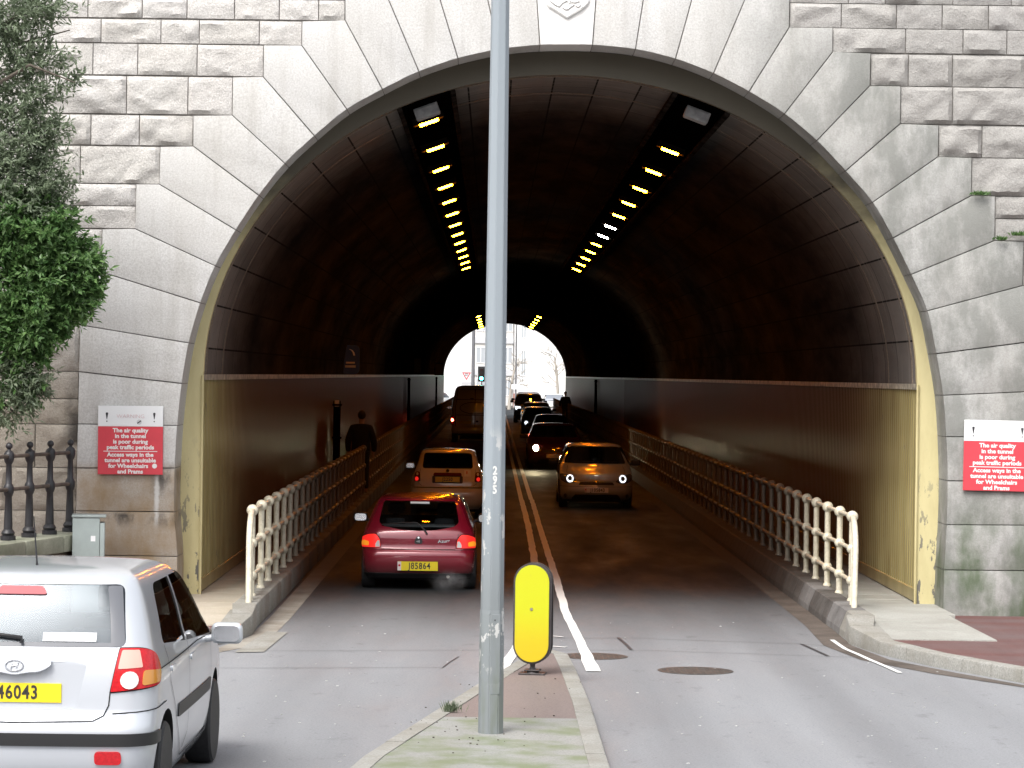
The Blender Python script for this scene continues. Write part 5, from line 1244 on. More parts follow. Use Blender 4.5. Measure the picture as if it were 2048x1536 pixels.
# delivery van
sh = Shell([(.3, .05), (.5, 0), (.6, 0), (.62, .04), (1.2, .05), (1.8, .08), (2.2, .13), (2.28, .17), (2.32, .3), (2.35, .6), (2.36, 1.0)],
           [(.3, 5.1), (.5, 5.28), (.8, 5.3), (1.0, 5.1), (1.15, 4.7), (1.3, 4.45), (1.8, 3.95), (2.1, 3.6), (2.25, 3.3), (2.33, 2.9), (2.36, 2.6)],
           [(.3, .90), (.5, .965), (1.0, .985), (1.4, .97), (1.9, .90), (2.2, .83), (2.28, .78), (2.33, .65), (2.36, .4)], rr=.14)
S = dict(wheel_r=.34, axles=(1.05, 4.35), track=.87, hollow=False, windscreen=rpoly([(-.8, 1.35), (.8, 1.35), (.72, 2.05), (-.72, 2.05)], .06), front_glass=M('dark_glass', (.01, .01, .012), .04, coat=1.0) and 'dark_glass', tyre_w=.22, rim='grey_case',
    gaps=[('rear', [(0, .62), (0, 2.2)], False), ('rear', [(-.80, .64), (-.80, 1.5), (-.70, 2.2), (0, 2.21), (.70, 2.2), (.80, 1.5), (.80, .64)], False), ('rear', [(-.78, 1.14), (.78, 1.14)], False), ('rear', [(-.76, 1.78), (.76, 1.78)], False), ('rear', [(.62 * math.cos(2 * PI * k / 30), 1.43 + .24 * math.sin(2 * PI * k / 30)) for k in range(30)], True), ('rear', [(-.8, .66), (.8, .66)], False)], gapw=.022,
    patches=[('tail_lamp', 'rear', rpoly([(.86, .72), (1.01, .72), (1.0, 1.10), (.86, 1.10)], .02), 'lens_red', .003, .02, None, True), ('lens', 'rear', circ(.93, .93, .06), 'brake_hot', .024, .006, 'tail_lamp', True), ('door_handle', 'rear', rpoly([(.03, .85), (.14, .85), (.14, .92), (.03, .92)], .01), 'trim_black', .003, .03), ('top_lamp', 'rear', rpoly([(-.20, 1.80), (-.06, 1.80), (-.06, 1.84), (-.20, 1.84)], .01), 'trim_black', .003, .02),
             ('rear_bumper', 'rear', rpoly([(-1.05, .40), (1.05, .40), (1.05, .60), (-1.05, .60)], .03), 'body', .004, .03), ('step', 'rear', rpoly([(-.9, .305), (.9, .305), (.9, .39), (-.9, .39)], .01), 'trim_black', .003, .01)],
    plates=[('rear', -.42, .84, .52, .11, '', 'plate_yellow', False, .01)], mirror=(4.1, 1.35), mirror_mat='trim_black', exhaust=(.6, .05, .28))
car('delivery_van', 'tall pale delivery van with one glowing red tail lamp ahead of the small white car', 'van', GRP, (at(950, 830, 119).x, 119, 0), 0, 1.0, sh, MATS['van_white'], S)

# oncoming cars
def hatch_shell(H=1.42, W=.84): k = H / 1.42; q = W / .84; return Shell([(.17, .16), (.28, .04), (.5, 0), (.7, .03), (.95, .12), (1.1 * k, .24), (1.3 * k, .42), (1.37 * k, .52), (1.4 * k, .8), (1.42 * k, 1.2)],
           [(.17, 3.74), (.26, 3.86), (.4, 3.92), (.55, 3.90), (.66, 3.85), (.74, 3.74), (.82, 3.45), (.90, 3.05), (.96, 2.85), (1.1 * k, 2.6), (1.3 * k, 2.2), (1.36 * k, 2.05), (1.395 * k, 1.9), (1.412 * k, 1.65), (1.42 * k, 1.45)],
           [(.17, .76 * q), (.28, .82 * q), (.5, .838 * q), (.7, .84 * q), (.85, .82 * q), (.96, .79 * q), (1.1 * k, .735 * q), (1.3 * k, .65 * q), (1.36 * k, .61 * q), (1.395 * k, .52 * q), (1.412 * k, .38 * q), (1.42 * k, .2)], rr=.2, rf=.26, bf=.16)
def oncoming(label, px, D, scale, pm, H=1.42, Wd=.84, lamps='chrome', plate='', pmat='plate_white', simple=False, name='hatchback_car', cat='car'):
    sh = hatch_shell(H, Wd); k = H / 1.42; q = Wd / .84
    pat = [('headlamp', 'front', rpoly([(.42, .60), (.50, .57), (.68, .565), (.84, .63), (.92, .735), (.78, .762), (.58, .735)], .03), 'lens_dark2', .003, .008, None, True),
           ('grille', 'front', rpoly([(-.40, .525), (.40, .525), (.36, .590), (-.36, .590)], .02), 'trim_black', .003, .006), ('emblem', 'front', circ(0, .60, .05, 14, .5), 'chrome', .006, .01), ('lower_grille', 'front', rpoly([(-.56, .20), (.56, .20), (.48, .315), (-.48, .315)], .03), 'trim_black', .003, .004),
           ('lamp_bowl', 'front', circ(.585, .655, .082), 'chrome' if lamps == 'chrome' else lamps, .012, .006, 'headlamp', True), ('fog_lamp', 'front', circ(.70, .285, .045), 'lens_dark2', .003, .006, None, True), ('valance', 'front', rpoly([(-.9, .165), (.9, .165), (.9, .195), (-.9, .195)], .008), 'trim_black', .004, .012)]
    if lamps == 'chrome': pat += [('lamp_bowl', 'front', circ(.585, .655, .079), 'head_dim', .019, .001, 'headlamp', True), ('bulb', 'front', circ(.585, .655, .045), 'lens_dark2', .0215, .008, 'headlamp', True)]  # faint glow stands in for daylight reflected in the chrome bowl
    S = dict(wheel_r=.295, axles=(.6, 3.09), track=.745 * q, mid=1.6, windscreen=rpoly([(-.705 * q, .975), (.705 * q, .975), (.565 * q, 1.345 * k), (-.565 * q, 1.345 * k)], .06), rear_window=rpoly([(-.6 * q, 1.0 * k), (.6 * q, 1.0 * k), (.54 * q, 1.33 * k), (-.54 * q, 1.33 * k)], .05),
        side_windows=[rpoly([(.8, .98), (1.5, .96), (1.5, 1.33 * k), (1.0, 1.33 * k)], .03), rpoly([(1.56, .955), (2.62, .945), (2.05, 1.33 * k), (1.56, 1.335 * k)], .03)], patches=pat,
        gaps=[('front', [(-.62 * q, .93), (-.66 * q, .80), (-.45, .62), (0, .60), (.45, .62), (.66 * q, .80), (.62 * q, .93)], False), ('front', [(-1.1, .50), (-.45, .49), (.45, .49), (1.1, .50)], False)],
        plates=[('front', 0, .415, .53, .112, plate, pmat, bool(plate), .006)], mirror=(2.5, .95), mirror_mat='trim_black', seats=(1.6, .7), dash=2.5,
        wiper=[('front', [(-.05, .985), (-.5, 1.0)], .010), ('front', [(.45, .985), (.02, 1.0)], .010)])
    v = at(px, 900, D); return car(name, label, cat, GRP, (v.x, D, 0), PI, scale, sh, MATS[pm], S)
M('lens_dark2', (.10, .10, .11), .1, coat=.8)
def origin_shift(t, L, sc): t[0].location.y += L * sc
fc = oncoming('silver hatchback with white front plate driving out of the tunnel towards the mouth', 1194, 61.3, .95, 'pale_silver', plate='J105843'); origin_shift(fc, 3.92, .95)
dc = oncoming('dark red car with one dazzling headlight just behind the oncoming silver hatchback', 1110, 86.5, .97, 'dark_red', 1.40, .88, 'head_hot', ''); origin_shift(dc, 3.92, .97)
spot = bpy.data.lights.new('headlight_beam', 'SPOT'); spot.energy = 70; spot.spot_size = math.radians(26); spot.spot_blend = .9; spot.color = (1, .84, .5); spot.shadow_soft_size = .06
so2 = bpy.data.objects.new('headlight_beam', spot); COL.objects.link(so2); so2.parent = dc[0]; so2.location = (.585, 4.02, .655); so2.rotation_euler = (math.radians(90 - 11), 0, math.radians(-4))
b = oncoming('dark grey car mostly hidden behind the dark red car with the headlight', 1104, 109, .93, 'dark_grey'); origin_shift(b, 3.92, .93)
b = oncoming('pale car in the middle of the oncoming queue behind the dark grey car', 1076, 133, .95, 'pale_silver', 1.42, .84, 'head_dim'); origin_shift(b, 3.92, .95)
b = oncoming('wine red car in the oncoming queue just ahead of the off road cars', 1073, 153, .98, 'wine', 1.42, .86, 'head_dim'); origin_shift(b, 3.92, .98)
def suv(label, px, D, pm):
    sh = Shell([(.25, .1), (.5, 0), (.9, .02), (1.1, .06), (1.5, .14), (1.65, .2), (1.7, .4), (1.74, .8), (1.75, 1.0)], [(.25, 4.3), (.5, 4.4), (.8, 4.4), (1.0, 4.3), (1.08, 3.8), (1.14, 3.1), (1.3, 2.95), (1.6, 2.65), (1.68, 2.45), (1.73, 2.1), (1.75, 1.8)], [(.25, .82), (.4, .88), (.9, .89), (1.1, .87), (1.3, .82), (1.6, .73), (1.69, .66), (1.73, .5), (1.75, .3)], rr=.14, rf=.2, bf=.08)
    S = dict(wheel_r=.36, axles=(.85, 3.55), track=.78, mid=1.8, windscreen=rpoly([(-.74, 1.17), (.74, 1.17), (.67, 1.62), (-.67, 1.62)], .05), rear_window=rpoly([(-.66, 1.15), (.66, 1.15), (.62, 1.58), (-.62, 1.58)], .05), side_windows=[rpoly([(.4, 1.15), (1.5, 1.15), (1.5, 1.6), (.5, 1.6)], .04), rpoly([(1.56, 1.15), (2.85, 1.15), (2.4, 1.6), (1.56, 1.6)], .04)],
        patches=[('headlamp', 'front', rpoly([(.48, .78), (.80, .78), (.82, .98), (.48, .96)], .03), 'head_dim', .003, .01, None, True), ('grille', 'front', rpoly([(-.42, .76), (.42, .76), (.42, .98), (-.42, .98)], .03), 'trim_black', .003, .01), ('bull_bumper', 'front', rpoly([(-1.0, .42), (1.0, .42), (1.0, .62), (-1.0, .62)], .03), 'trim_black', .004, .04)],
        plates=[('front', 0, .56, .52, .11, '', 'plate_white', False, .05)], mirror=(2.85, 1.2), mirror_mat='trim_black', floor=.5, tyre_w=.24, seats=(1.7, .8), dash=2.7)
    t = car('off_road_car', label, 'car', GRP, (at(px, 800, D).x, D + 4.4, 0), PI, 1.0, sh, MATS[pm], S); return t
suv('navy off road car whose pale roof edge shines behind the wine red car', 1058, 171, 'navy')
suv('dark red off road car last in the oncoming queue near the exit', 1057, 187, 'wine')
b = oncoming('white car outside the far mouth to the right of the queue', 1106, 212, 1.0, 'white_paint', 1.5, .85, 'lens_clear'); b[0]['group'] = 'cars outside the far mouth'
b = oncoming('white car outside the far mouth to the left of the delivery van', 897, 218, 1.0, 'white_paint', 1.5, .85, 'lens_clear'); b[0].rotation_euler = (0, 0, math.radians(70)); b[0]['group'] = 'cars outside the far mouth'

# exhaust vapour behind the burgundy car
t = NT('vapour'); s = t.coord('Object'); n = t.noise(t.mapping(s, (1, 1, .8)), 7.0, 5, .65)
r2 = t.n.new('ShaderNodeVectorMath'); r2.operation = 'LENGTH'; t.k(t.mapping(s, (1 / .30, 1 / .30, 1 / .17)), r2.inputs[0])
fall = t.smooth(r2.outputs['Value'], 1.0, .15); den = t.math('MULTIPLY', t.math('MULTIPLY', fall, t.ramp(n, [(0.42, 0.0), (0.68, 1.0)])), 3.2)
pv = t.n.new('ShaderNodeVolumePrincipled'); pv.inputs['Color'].default_value = (.9, .92, .95, 1); t.k(den, pv.inputs['Density']); t.k(pv.outputs[0], t.out.inputs['Volume'])
bm = new(); bmesh.ops.create_icosphere(bm, subdivisions=3, radius=1.0)
for v in bm.verts: v.co = Vector((v.co.x * .30, v.co.y * .30, v.co.z * .17))
o = obj('exhaust_vapour', bm, t.m, None, 60); p = at(897, 1163, 36.9); o.location = p; o['kind'] = 'stuff'; o['label'] = 'thin white exhaust vapour behind the burgundy car'
# ------------------------------------------------------------------ people on the walkways
M('skin', (.35, .22, .16), .6); M('dark_coat', (.006, .007, .010), .95); M('trousers', (.018, .018, .022), .9); M('dark_hair', (.02, .015, .012), .7); M('shoe', (.012, .011, .010), .5)
def skin(name, verts, edges, m, parent, sub=2):
    me = bpy.data.meshes.new(name); me.from_pydata([v[:3] for v in verts], edges, []); o = bpy.data.objects.new(name + '_tmp', me); COL.objects.link(o)
    o.modifiers.new('s', 'SKIN'); md = o.modifiers.new('d', 'SUBSURF'); md.levels = sub; md.render_levels = sub
    sv = me.skin_vertices[0].data
    for i, v in enumerate(verts):
        r = v[3]; sv[i].radius = r if isinstance(r, tuple) else (r, r); sv[i].use_root = (i == 0)
    r = evalmesh(o); bpy.data.objects.remove(o); r.materials.clear(); return obj(name, r, m, parent, 60)
def person(label, loc, rz, H, hunch, wide):
    t = thing('person', label, 'person', loc, rz); k = H / 1.72
    V = []; E = []
    def add(p, r, par=None):
        V.append((p[0] * k, p[1] * k, p[2] * k, tuple(x * k for x in r) if isinstance(r, tuple) else r * k)); i = len(V) - 1
        if par is not None: E.append((par, i))
        return i
    f = hunch
    pel = add((0, 0, .93), (.15, .11)); wst = add((0, .01, 1.08), (.13, .10), pel); che = add((0, .03 * f, 1.28), (.16, .11), wst); nk = add((0, .07 * f, 1.45), (.065, .06), che); nk2 = add((0, .10 * f, 1.51), .052, nk)
    h1 = add((0, .13 * f, 1.56), (.070, .085), nk2); h2 = add((0, .13 * f + .005, 1.63), (.078, .098), h1); h3 = add((0, .12 * f, 1.70), (.055, .07), h2)
    no = add((0, .13 * f + .10, 1.605), .013, h2)
    hands = []
    for s_ in (-1, 1):
        hp = add((s_ * .09, 0, .88), .095, pel); kn = add((s_ * .10, .06 * s_, .50), .062, hp); an = add((s_ * .10, -.05 + .10 * s_, .09), .042, kn); to = add((s_ * .11, .10 + .10 * s_, .035), (.042, .028), an)
        sh_ = add((s_ * .185, .03 * f, 1.39), .062, che); el = add((s_ * .25, -.03, 1.12), .045, sh_); wr = add((s_ * .25, .07, .88), .030, el); pm_ = add((s_ * .25, .09, .82), (.018, .036), wr); hands.append((s_, pm_))
        for q, (dy, ln) in enumerate(((-.026, .062), (-.009, .075), (.009, .07), (.025, .055))):
            a = add((s_ * .25, .09 + dy, .775), .0095, pm_); b_ = add((s_ * .243, .098 + dy, .775 - ln * .55), .0085, a); add((s_ * .232, .104 + dy, .775 - ln), .007, b_)
        a = add((s_ * .243, .125, .825), .011, wr); add((s_ * .236, .145, .79), .009, a)
    skin('body', V, E, MATS['skin'], t)
    V = []; E = []; w = wide
    c0 = add((0, -.005, .74), (.205 * w, .16)); c1 = add((0, .0, .95), (.215 * w, .165), c0); c2 = add((0, .02, 1.15), (.20 * w, .155), c1); c3 = add((0, .04 * f, 1.33), (.18, .14), c2); c4 = add((0, .07 * f, 1.45), (.09, .085), c3)
    for s_ in (-1, 1):
        a = add((s_ * .185 * (1 + (w - 1) * .5), .03 * f, 1.375), .085, c3); b_ = add((s_ * .265 * (1 + (w - 1) * .6), -.03, 1.11), .072, a); add((s_ * .262 * (1 + (w - 1) * .6), .065, .90), .058, b_)
    skin('coat', V, E, MATS['dark_coat'], t)
    V = []; E = []
    p0 = add((0, 0, .90), (.16, .125))
    for s_ in (-1, 1):
        a = add((s_ * .09, 0, .84), .105, p0); b_ = add((s_ * .10, .06 * s_, .50), .075, a); add((s_ * .10, -.045 + .10 * s_, .12), .062, b_)
    skin('trousers', V, E, MATS['trousers'], t)
    bm = new(); ball(bm, (0, (.115 * f - .012) * k, 1.655 * k), .092 * k, 14, 10, (.92, 1.06, 1.05))
    bmesh.ops.bisect_plane(bm, geom=bm.verts[:] + bm.edges[:] + bm.faces[:], plane_co=(0, (.115 * f + .045) * k, 1.62 * k), plane_no=(0, .8, -.6), clear_outer=True); obj('hair', bm, MATS['dark_hair'], t, 60)
    for s_ in (-1, 1):
        bm = new(); box(bm, -.045, .045, -.09, .17, 0, .085, .03, 3); o = obj('shoe', bm, MATS['shoe'], t, 60); o.location = (s_ * .105 * k, (-.03 + .10 * s_) * k, 0)
    return t
p = at(721, 830, 61.5); person('dark coated person walking away on the left walkway beside the railing', (p.x + .02, 61.5, .20), 0, 1.78, 1.6, 1.02)
p = at(1130, 800, 160); person('tiny silhouetted person on the right walkway near the far mouth', (p.x + .02, 160, .20), PI, 1.72, .6, 1.1)

# ------------------------------------------------------------------ fittings on the tunnel walls
for px, D, w, lab, whitecap in ((675, 58, .16, 'broad dark drain pipe on the left wall before the walking person', True), (818, 113, .12, 'thin dark pipe halfway down the left wall', False), (873, 148, .12, 'thin dark pipe on the left wall nearest the far mouth', False), (1192, 112, .14, 'dark pipe on the right wall above the oncoming queue', False)):
    left = px < VX; x = CX - HW + .10 if left else CX + HW - .10
    D = (x / ((px - VX) / F)) if D else D
    t = thing('drain_pipe', lab, 'pipe', (x, D, .2)); t['group'] = 'pipes on the tunnel walls'
    top = 2.0 if whitecap else 2.45
    bm = new(); tube(bm, [(0, 0, 0), (0, 0, top)], w / 2, 10); obj('pipe', bm, MATS['tray_black'], t, 60)
    bm = new()
    for z in (.4, 1.2, top - .1): box(bm, -w * .62, w * .62, -w * .62, w * .62, z, z + .04)
    obj('bracket', bm, MATS['tray_black'], t)
    if whitecap: bm = new(); box(bm, -.05, .05, -.09, -.06, top - .12, top + .02, .01); obj('white_tag', bm, MATS['sign_white'], t)
def wallbox(px, py0, py1, D, w, lab):
    a, b = at(px, py0, D), at(px, py1, D); x = CX - HW * math.cos(math.asin(min(.95, max(0, ((a.z + b.z) / 2 - DADO) / RISE)))) + w * .55
    t = thing('equipment_box', lab, 'box', (x, D, b.z)); h = a.z - b.z
    bm = new(); box(bm, -w / 2, w / 2, 0, .3, 0, h, .02, 2); obj('case', bm, MATS['tray_black'], t); bm = new(); box(bm, -w * .42, w * .42, -.012, -.001, h * .06, h * .94, .004); obj('grille', bm, MATS['trim_black'], t)
    bm = new(); box(bm, -w * .5 - .25, -w / 2, .08, .16, h * .4, h * .55); obj('bracket', bm, MATS['tray_black'], t); return t
wallbox(835, 715, 748, 122, .36, 'black box above the left ledge, farther from the far mouth')
wallbox(881, 726, 751, 166, .50, 'black box above the left ledge right beside the far mouth')
# round-cornered blue information sign above the left ledge
D = 66; a, b = at(683, 690, D), at(719, 748, D); w, h = b.x - a.x, a.z - b.z
t = thing('tunnel_sign', 'dim blue sign with a pale curved arrow above the left ledge', 'sign', ((a.x + b.x) / 2, D, b.z))
bm = new(); solid(bm, rpoly([(-w / 2, 0), (w / 2, 0), (w / 2, h), (-w / 2, h)], .12), -.02, .02, .004); obj('blue_panel', bm, M('sign_blue', (.015, .06, .26), .4), t)
bm = new(); P = [(-.02, h * .86), (.03, h * .82), (.07, h * .74), (.085, h * .64)]
for q, r in zip(P, P[1:]): quad(bm, (q[0] - .02, -.022, q[1]), (q[0] + .02, -.022, q[1]), (r[0] + .02, -.022, r[1]), (r[0] - .02, -.022, r[1]))
obj('arrow', bm, MATS['sign_white'], t); bm = new(); box(bm, -.12, .12, -.0225, -.0205, h * .22, h * .30); box(bm, -.10, .10, -.0225, -.0205, h * .36, h * .42); obj('print', bm, MATS['pale_grey'], t)
bm = new(); box(bm, -.5, -.03, .02, .06, h * .45, h * .5); obj('bracket', bm, MATS['tray_black'], t)

# ------------------------------------------------------------------ the evergreen tree at the left
def leafmat(name, a, b, rough):
    t = NT(name); g = t.n.new('ShaderNodeNewGeometry'); r = g.outputs['Random Per Island']; col = t.mix(r, a, b)
    col = t.mix(t.math('MULTIPLY', t.ramp(t.noise(t.coord('Object'), 3.5, 3), [(0.4, 0.0), (0.6, 1.0)]), .35), col, tuple(x * .55 for x in a))
    q = t.bsdf(col, rough); t.n.remove(q); d = t.n.new('ShaderNodeBsdfPrincipled'); t.k(col, d.inputs['Base Color']); d.inputs['Roughness'].default_value = rough
    tl = t.n.new('ShaderNodeBsdfTranslucent'); t.k(col, tl.inputs[0]); mx = t.n.new('ShaderNodeMixShader'); mx.inputs[0].default_value = .45; t.k(d.outputs[0], mx.inputs[1]); t.k(tl.outputs[0], mx.inputs[2]); t.k(mx.outputs[0], t.out.inputs[0]); MATS[name] = t.m
leafmat('leaf_grey', (.15, .20, .12), (.32, .38, .26), .38); leafmat('leaf_green', (.075, .17, .05), (.22, .36, .13), .36); M('bark', (.09, .075, .06), .9, var=.4, vs=20, bump=.5, bs=30)
TY = 30.9; TX = -6.35
tree = thing('evergreen_tree', 'leafy evergreen tree overhanging the left edge above the iron railing', 'tree', (TX, TY, 0))
L_ = lambda px, py, dy=0.0: at(px, py, TY + dy) - Vector((TX, TY, 0))
bm = new(); tube(bm, [(-.1, .05, -.05), (-.05, 0, 1.2), (.05, .02, 2.6), (0, 0, 4.2), (.12, .03, 5.6), (.1, 0, 7.2)], [.19, .15, .13, .10, .07, .03], 10); obj('trunk', bm, MATS['bark'], tree, 50)
rnd = random.Random(5)
TWIGS = [((-.0, 0, 2.5), (-60, 660), (30, 640), (120, 610)), ((0, 0, 2.9), (-80, 590), (40, 540), (170, 520)), ((0, 0, 3.2), (-60, 520), (60, 460), (140, 470)), ((0, 0, 2.3), (-40, 720), (30, 730), (60, 770)), ((0, 0, 2.2), (-60, 760), (0, 800), (45, 840)),
         ((.05, 0, 4.4), (-60, 330), (40, 300), (120, 270)), ((.05, 0, 4.8), (-60, 200), (60, 130), (150, 165)), ((.1, 0, 5.4), (-60, 90), (40, 30), (110, 10)), ((.1, 0, 5.0), (-80, 160), (30, 90), (140, 60)), ((.05, 0, 4.0), (-60, 430), (50, 390), (110, 360)), ((.0, 0, 3.8), (-80, 470), (40, 420), (110, 420))]
bm = new()
for st, *pts in TWIGS:
    dy = rnd.uniform(-.5, .5); P = [Vector(st)] + [L_(p[0], p[1], dy * (i + 1) / 3) for i, p in enumerate(pts)]; tube(bm, P, [.045, .03, .018, .007], 6)
obj('branch', bm, MATS['bark'], tree, 50)
def leaf(bm, p, d, n, l, w):
    s = d.cross(n)
    if s.length < 1e-4: return
    s.normalize(); n = s.cross(d); m = p + d * l * .45
    a, b, c, e = bm.verts.new(p), bm.verts.new(m + s * w / 2 + n * w * .15), bm.verts.new(p + d * l - n * l * .1), bm.verts.new(m - s * w / 2 + n * w * .15)
    bm.faces.new((a, b, c)); bm.faces.new((a, c, e))
def sprig(bm, p, d, ln, n, l, w):
    d = d.normalized()
    for i in range(n):
        q = p + d * ln * i / n + Vector((rnd.gauss(0, .012), rnd.gauss(0, .012), rnd.gauss(0, .012))); v = (d * .7 + Vector((rnd.gauss(0, .7), rnd.gauss(0, .7), rnd.gauss(0, .6)))).normalized()
        nn = (Vector((0, -.3, 1)) + Vector((rnd.gauss(0, .5), rnd.gauss(0, .5), rnd.gauss(0, .5)))).normalized(); leaf(bm, q, v, nn, l * rnd.uniform(.7, 1.25), w * rnd.uniform(.8, 1.2))
def crown(blobs, m, l, w, ln):
    bm = new(); c = 0
    for px, py, rx, ry, n in blobs:
        for _ in range(n):
            while True:
                u, v, z = rnd.uniform(-1, 1), rnd.uniform(-1, 1), rnd.uniform(-1, 1)
                if u * u + v * v + z * z <= 1: break
            f = rnd.uniform(.6, 1.0)
            if noise.noise((px * .01 + u * 1.7, py * .01 + v * 1.7, z * 1.7 + 3)) < -.18: continue
            p = L_(px + u * rx, py + v * ry, z * max(rx, ry) / 190.0 * .8); d = Vector((u + .4 + rnd.gauss(0, .4), z * .6 - .3 + rnd.gauss(0, .4), -v * .7 + .1 + rnd.gauss(0, .4))); sprig(bm, p, d, ln * rnd.uniform(.6, 1.3), rnd.randint(7, 12), l, w)
    return obj('crown', bm, m, tree)
crown([(a, b, c, d, int(n * 3.6)) for a, b, c, d, n in ((30, 470, 110, 60, 170), (120, 520, 70, 48, 120), (55, 560, 110, 75, 210), (140, 590, 48, 50, 80), (50, 650, 80, 52, 120), (35, 700, 55, 45, 60), (70, 640, 60, 50, 60), (-120, 560, 130, 150, 150), (-180, 700, 120, 120, 80), (165, 545, 32, 26, 26), (50, 405, 60, 26, 20), (100, 440, 60, 24, 22), (30, 770, 50, 30, 14))], MATS['leaf_green'], .085, .036, .15)
crown([(a, b, c, d, int(n * 3.0)) for a, b, c, d, n in ((10, 30, 95, 50, 100), (95, 15, 48, 18, 20), (20, 100, 70, 55, 70), (90, 120, 45, 25, 20), (130, 165, 22, 14, 9), (20, 190, 60, 45, 45), (60, 200, 45, 28, 22), (30, 280, 75, 60, 100), (90, 265, 45, 28, 30), (40, 360, 75, 50, 105), (100, 350, 40, 42, 32), (35, 415, 80, 35, 70), (120, 400, 22, 30, 12),
       (30, 760, 55, 35, 55), (20, 815, 45, 32, 40), (62, 775, 24, 26, 12), (-120, 100, 130, 150, 110), (-130, 330, 130, 140, 120), (-120, 820, 100, 70, 60))], MATS['leaf_grey'], .078, .026, .17)

# weeds in the joints of the right wall, grass at the island kerb, fallen bits on the island
def tuft(name, label, cat, loc, n, l, w, m, spread, up, rz=0):
    bm = new()
    for i in range(n):
        a = rnd.uniform(0, 2 * PI); p = Vector((rnd.gauss(0, spread), rnd.gauss(0, spread * .3), 0)); d = Vector((math.cos(a) * .5, -abs(math.sin(a)) * .5, up * rnd.uniform(.5, 1.2))).normalized(); leaf(bm, p, d, Vector((rnd.gauss(0, 1), -1, .3)).normalized(), l * rnd.uniform(.6, 1.3), w)
    o = obj(name, bm, m); o.location = loc; tag(o, label, cat, 'weeds growing from the masonry' if cat == 'weed' else None); return o
for px, py, n, sp, lab in ((1962, 389, 70, .055, 'small green weed highest up in a right wall joint'), (2002, 479, 40, .03, 'small green weed on the ledge beside the arch ring on the right'), (2040, 470, 70, .05, 'larger green weed in a joint at the right edge')):
    p = at(px, py, YP - .05); tuft('wall_weed', lab, 'weed', (p.x, p.y, p.z - .01), n, .06, .022, MATS['leaf_green'], sp, .7)
p = on(902, 1424, .1); tuft('grass_tuft', 'tuft of dry grass on the left kerb of the island', 'grass', (p.x, p.y, .095), 90, .09, .007, MATS['leaf_grey'], .035, 1.4)
bm = new()
for i in range(55):
    px, py = (rnd.gauss(905, 60), rnd.gauss(1455, 22)) if i < 30 else (rnd.uniform(850, 1180), rnd.uniform(1350, 1520)); p = on(px, py, .098); ball(bm, (p.x, p.y, .102), rnd.uniform(.003, .008), 5, 3, (1.4, 1, .6))
o = obj('fallen_bits', bm, M('leaf_litter', (.06, .045, .035), .9, var=.5, vs=8)); o['kind'] = 'stuff'; o['label'] = 'dark fallen bits scattered on the traffic island'
bm = new()
for i in range(160):
    px, py = rnd.uniform(460, 2040), rnd.uniform(1240, 1530); p = on(px, py, .0); ball(bm, (p.x, p.y, .004), rnd.uniform(.003, .010), 5, 3, (1.6, 1, .5))
o = obj('road_grit', bm, M('grit', (.45, .45, .44), .9, var=.4, vs=8)); o['kind'] = 'stuff'; o['label'] = 'pale grit scattered over the road'

# ------------------------------------------------------------------ the street beyond the far mouth
M('white_render', (.85, .84, .83), .8, var=.05, vs=.6); M('grey_render', (.66, .64, .61), .8, var=.1, vs=.5); M('far_glass', (.42, .45, .48), .2); M('brick', (.42, .22, .18), .9, var=.3, vs=3); M('steel', (.16, .16, .17), .5); M('far_twig', (.42, .38, .33), .9); M('far_roof', (.12, .12, .13), .8)
def building(label, x0, x1, y0, y1, h, m, wins, storey=2.9):
    t = thing('building', label, 'building', ((x0 + x1) / 2, y0, 0)); w = x1 - x0
    bm = new(); box(bm, -w / 2, w / 2, 0, y1 - y0, 0, h); obj('wall', bm, MATS[m], t)
    bm = new(); box(bm, -w / 2 - .15, w / 2 + .15, -.15, y1 - y0 + .15, h, h + .3); obj('roof', bm, MATS['far_roof'], t)
    for (x, z, ww, hh) in wins:
        bm = new(); box(bm, x - ww / 2 - .06, x + ww / 2 + .06, -.05, .02, z - .06, z); box(bm, x - ww / 2 - .06, x + ww / 2 + .06, -.05, .02, z + hh, z + hh + .06); box(bm, x - ww / 2 - .06, x - ww / 2, -.05, .02, z, z + hh); box(bm, x + ww / 2, x + ww / 2 + .06, -.05, .02, z, z + hh); box(bm, x - .03, x + .03, -.04, .02, z, z + hh)
        f = obj('window', bm, MATS['white_render'], t); bm = new(); box(bm, x - ww / 2, x + ww / 2, -.02, .01, z, z + hh); obj('pane', bm, MATS['far_glass'], f)
    return t
building('plain white building seen left of the lamp column through the far mouth', -14, -1.75, 262, 272, 14, 'white_render', [(-3, 5, 1.2, 1.4), (-3, 8.5, 1.2, 1.4)])
bb = building('grey apartment block with stacked windows behind the lamp column', -1.7, 1.75, 262, 275, 16, 'grey_render', [(x, z, .75, 1.35) for x in (-1.2, .1, 1.25) for z in (1.0, 3.9, 6.8, 9.7)])
for z in (2.75, 5.65, 8.55, 11.4): bm = new(); box(bm, -1.74, 1.74, -.12, .02, z, z + .55); obj('spandrel', bm, MATS['pale_grey'], bb)
building('white building with slit windows right of the bare tree', 1.8, 16, 262.3, 274, 15, 'white_render', [(-6.2, 6.2, .35, 1.6), (-6.2, 2.8, .35, 2.2), (-2, 6, 1.2, 1.5)])
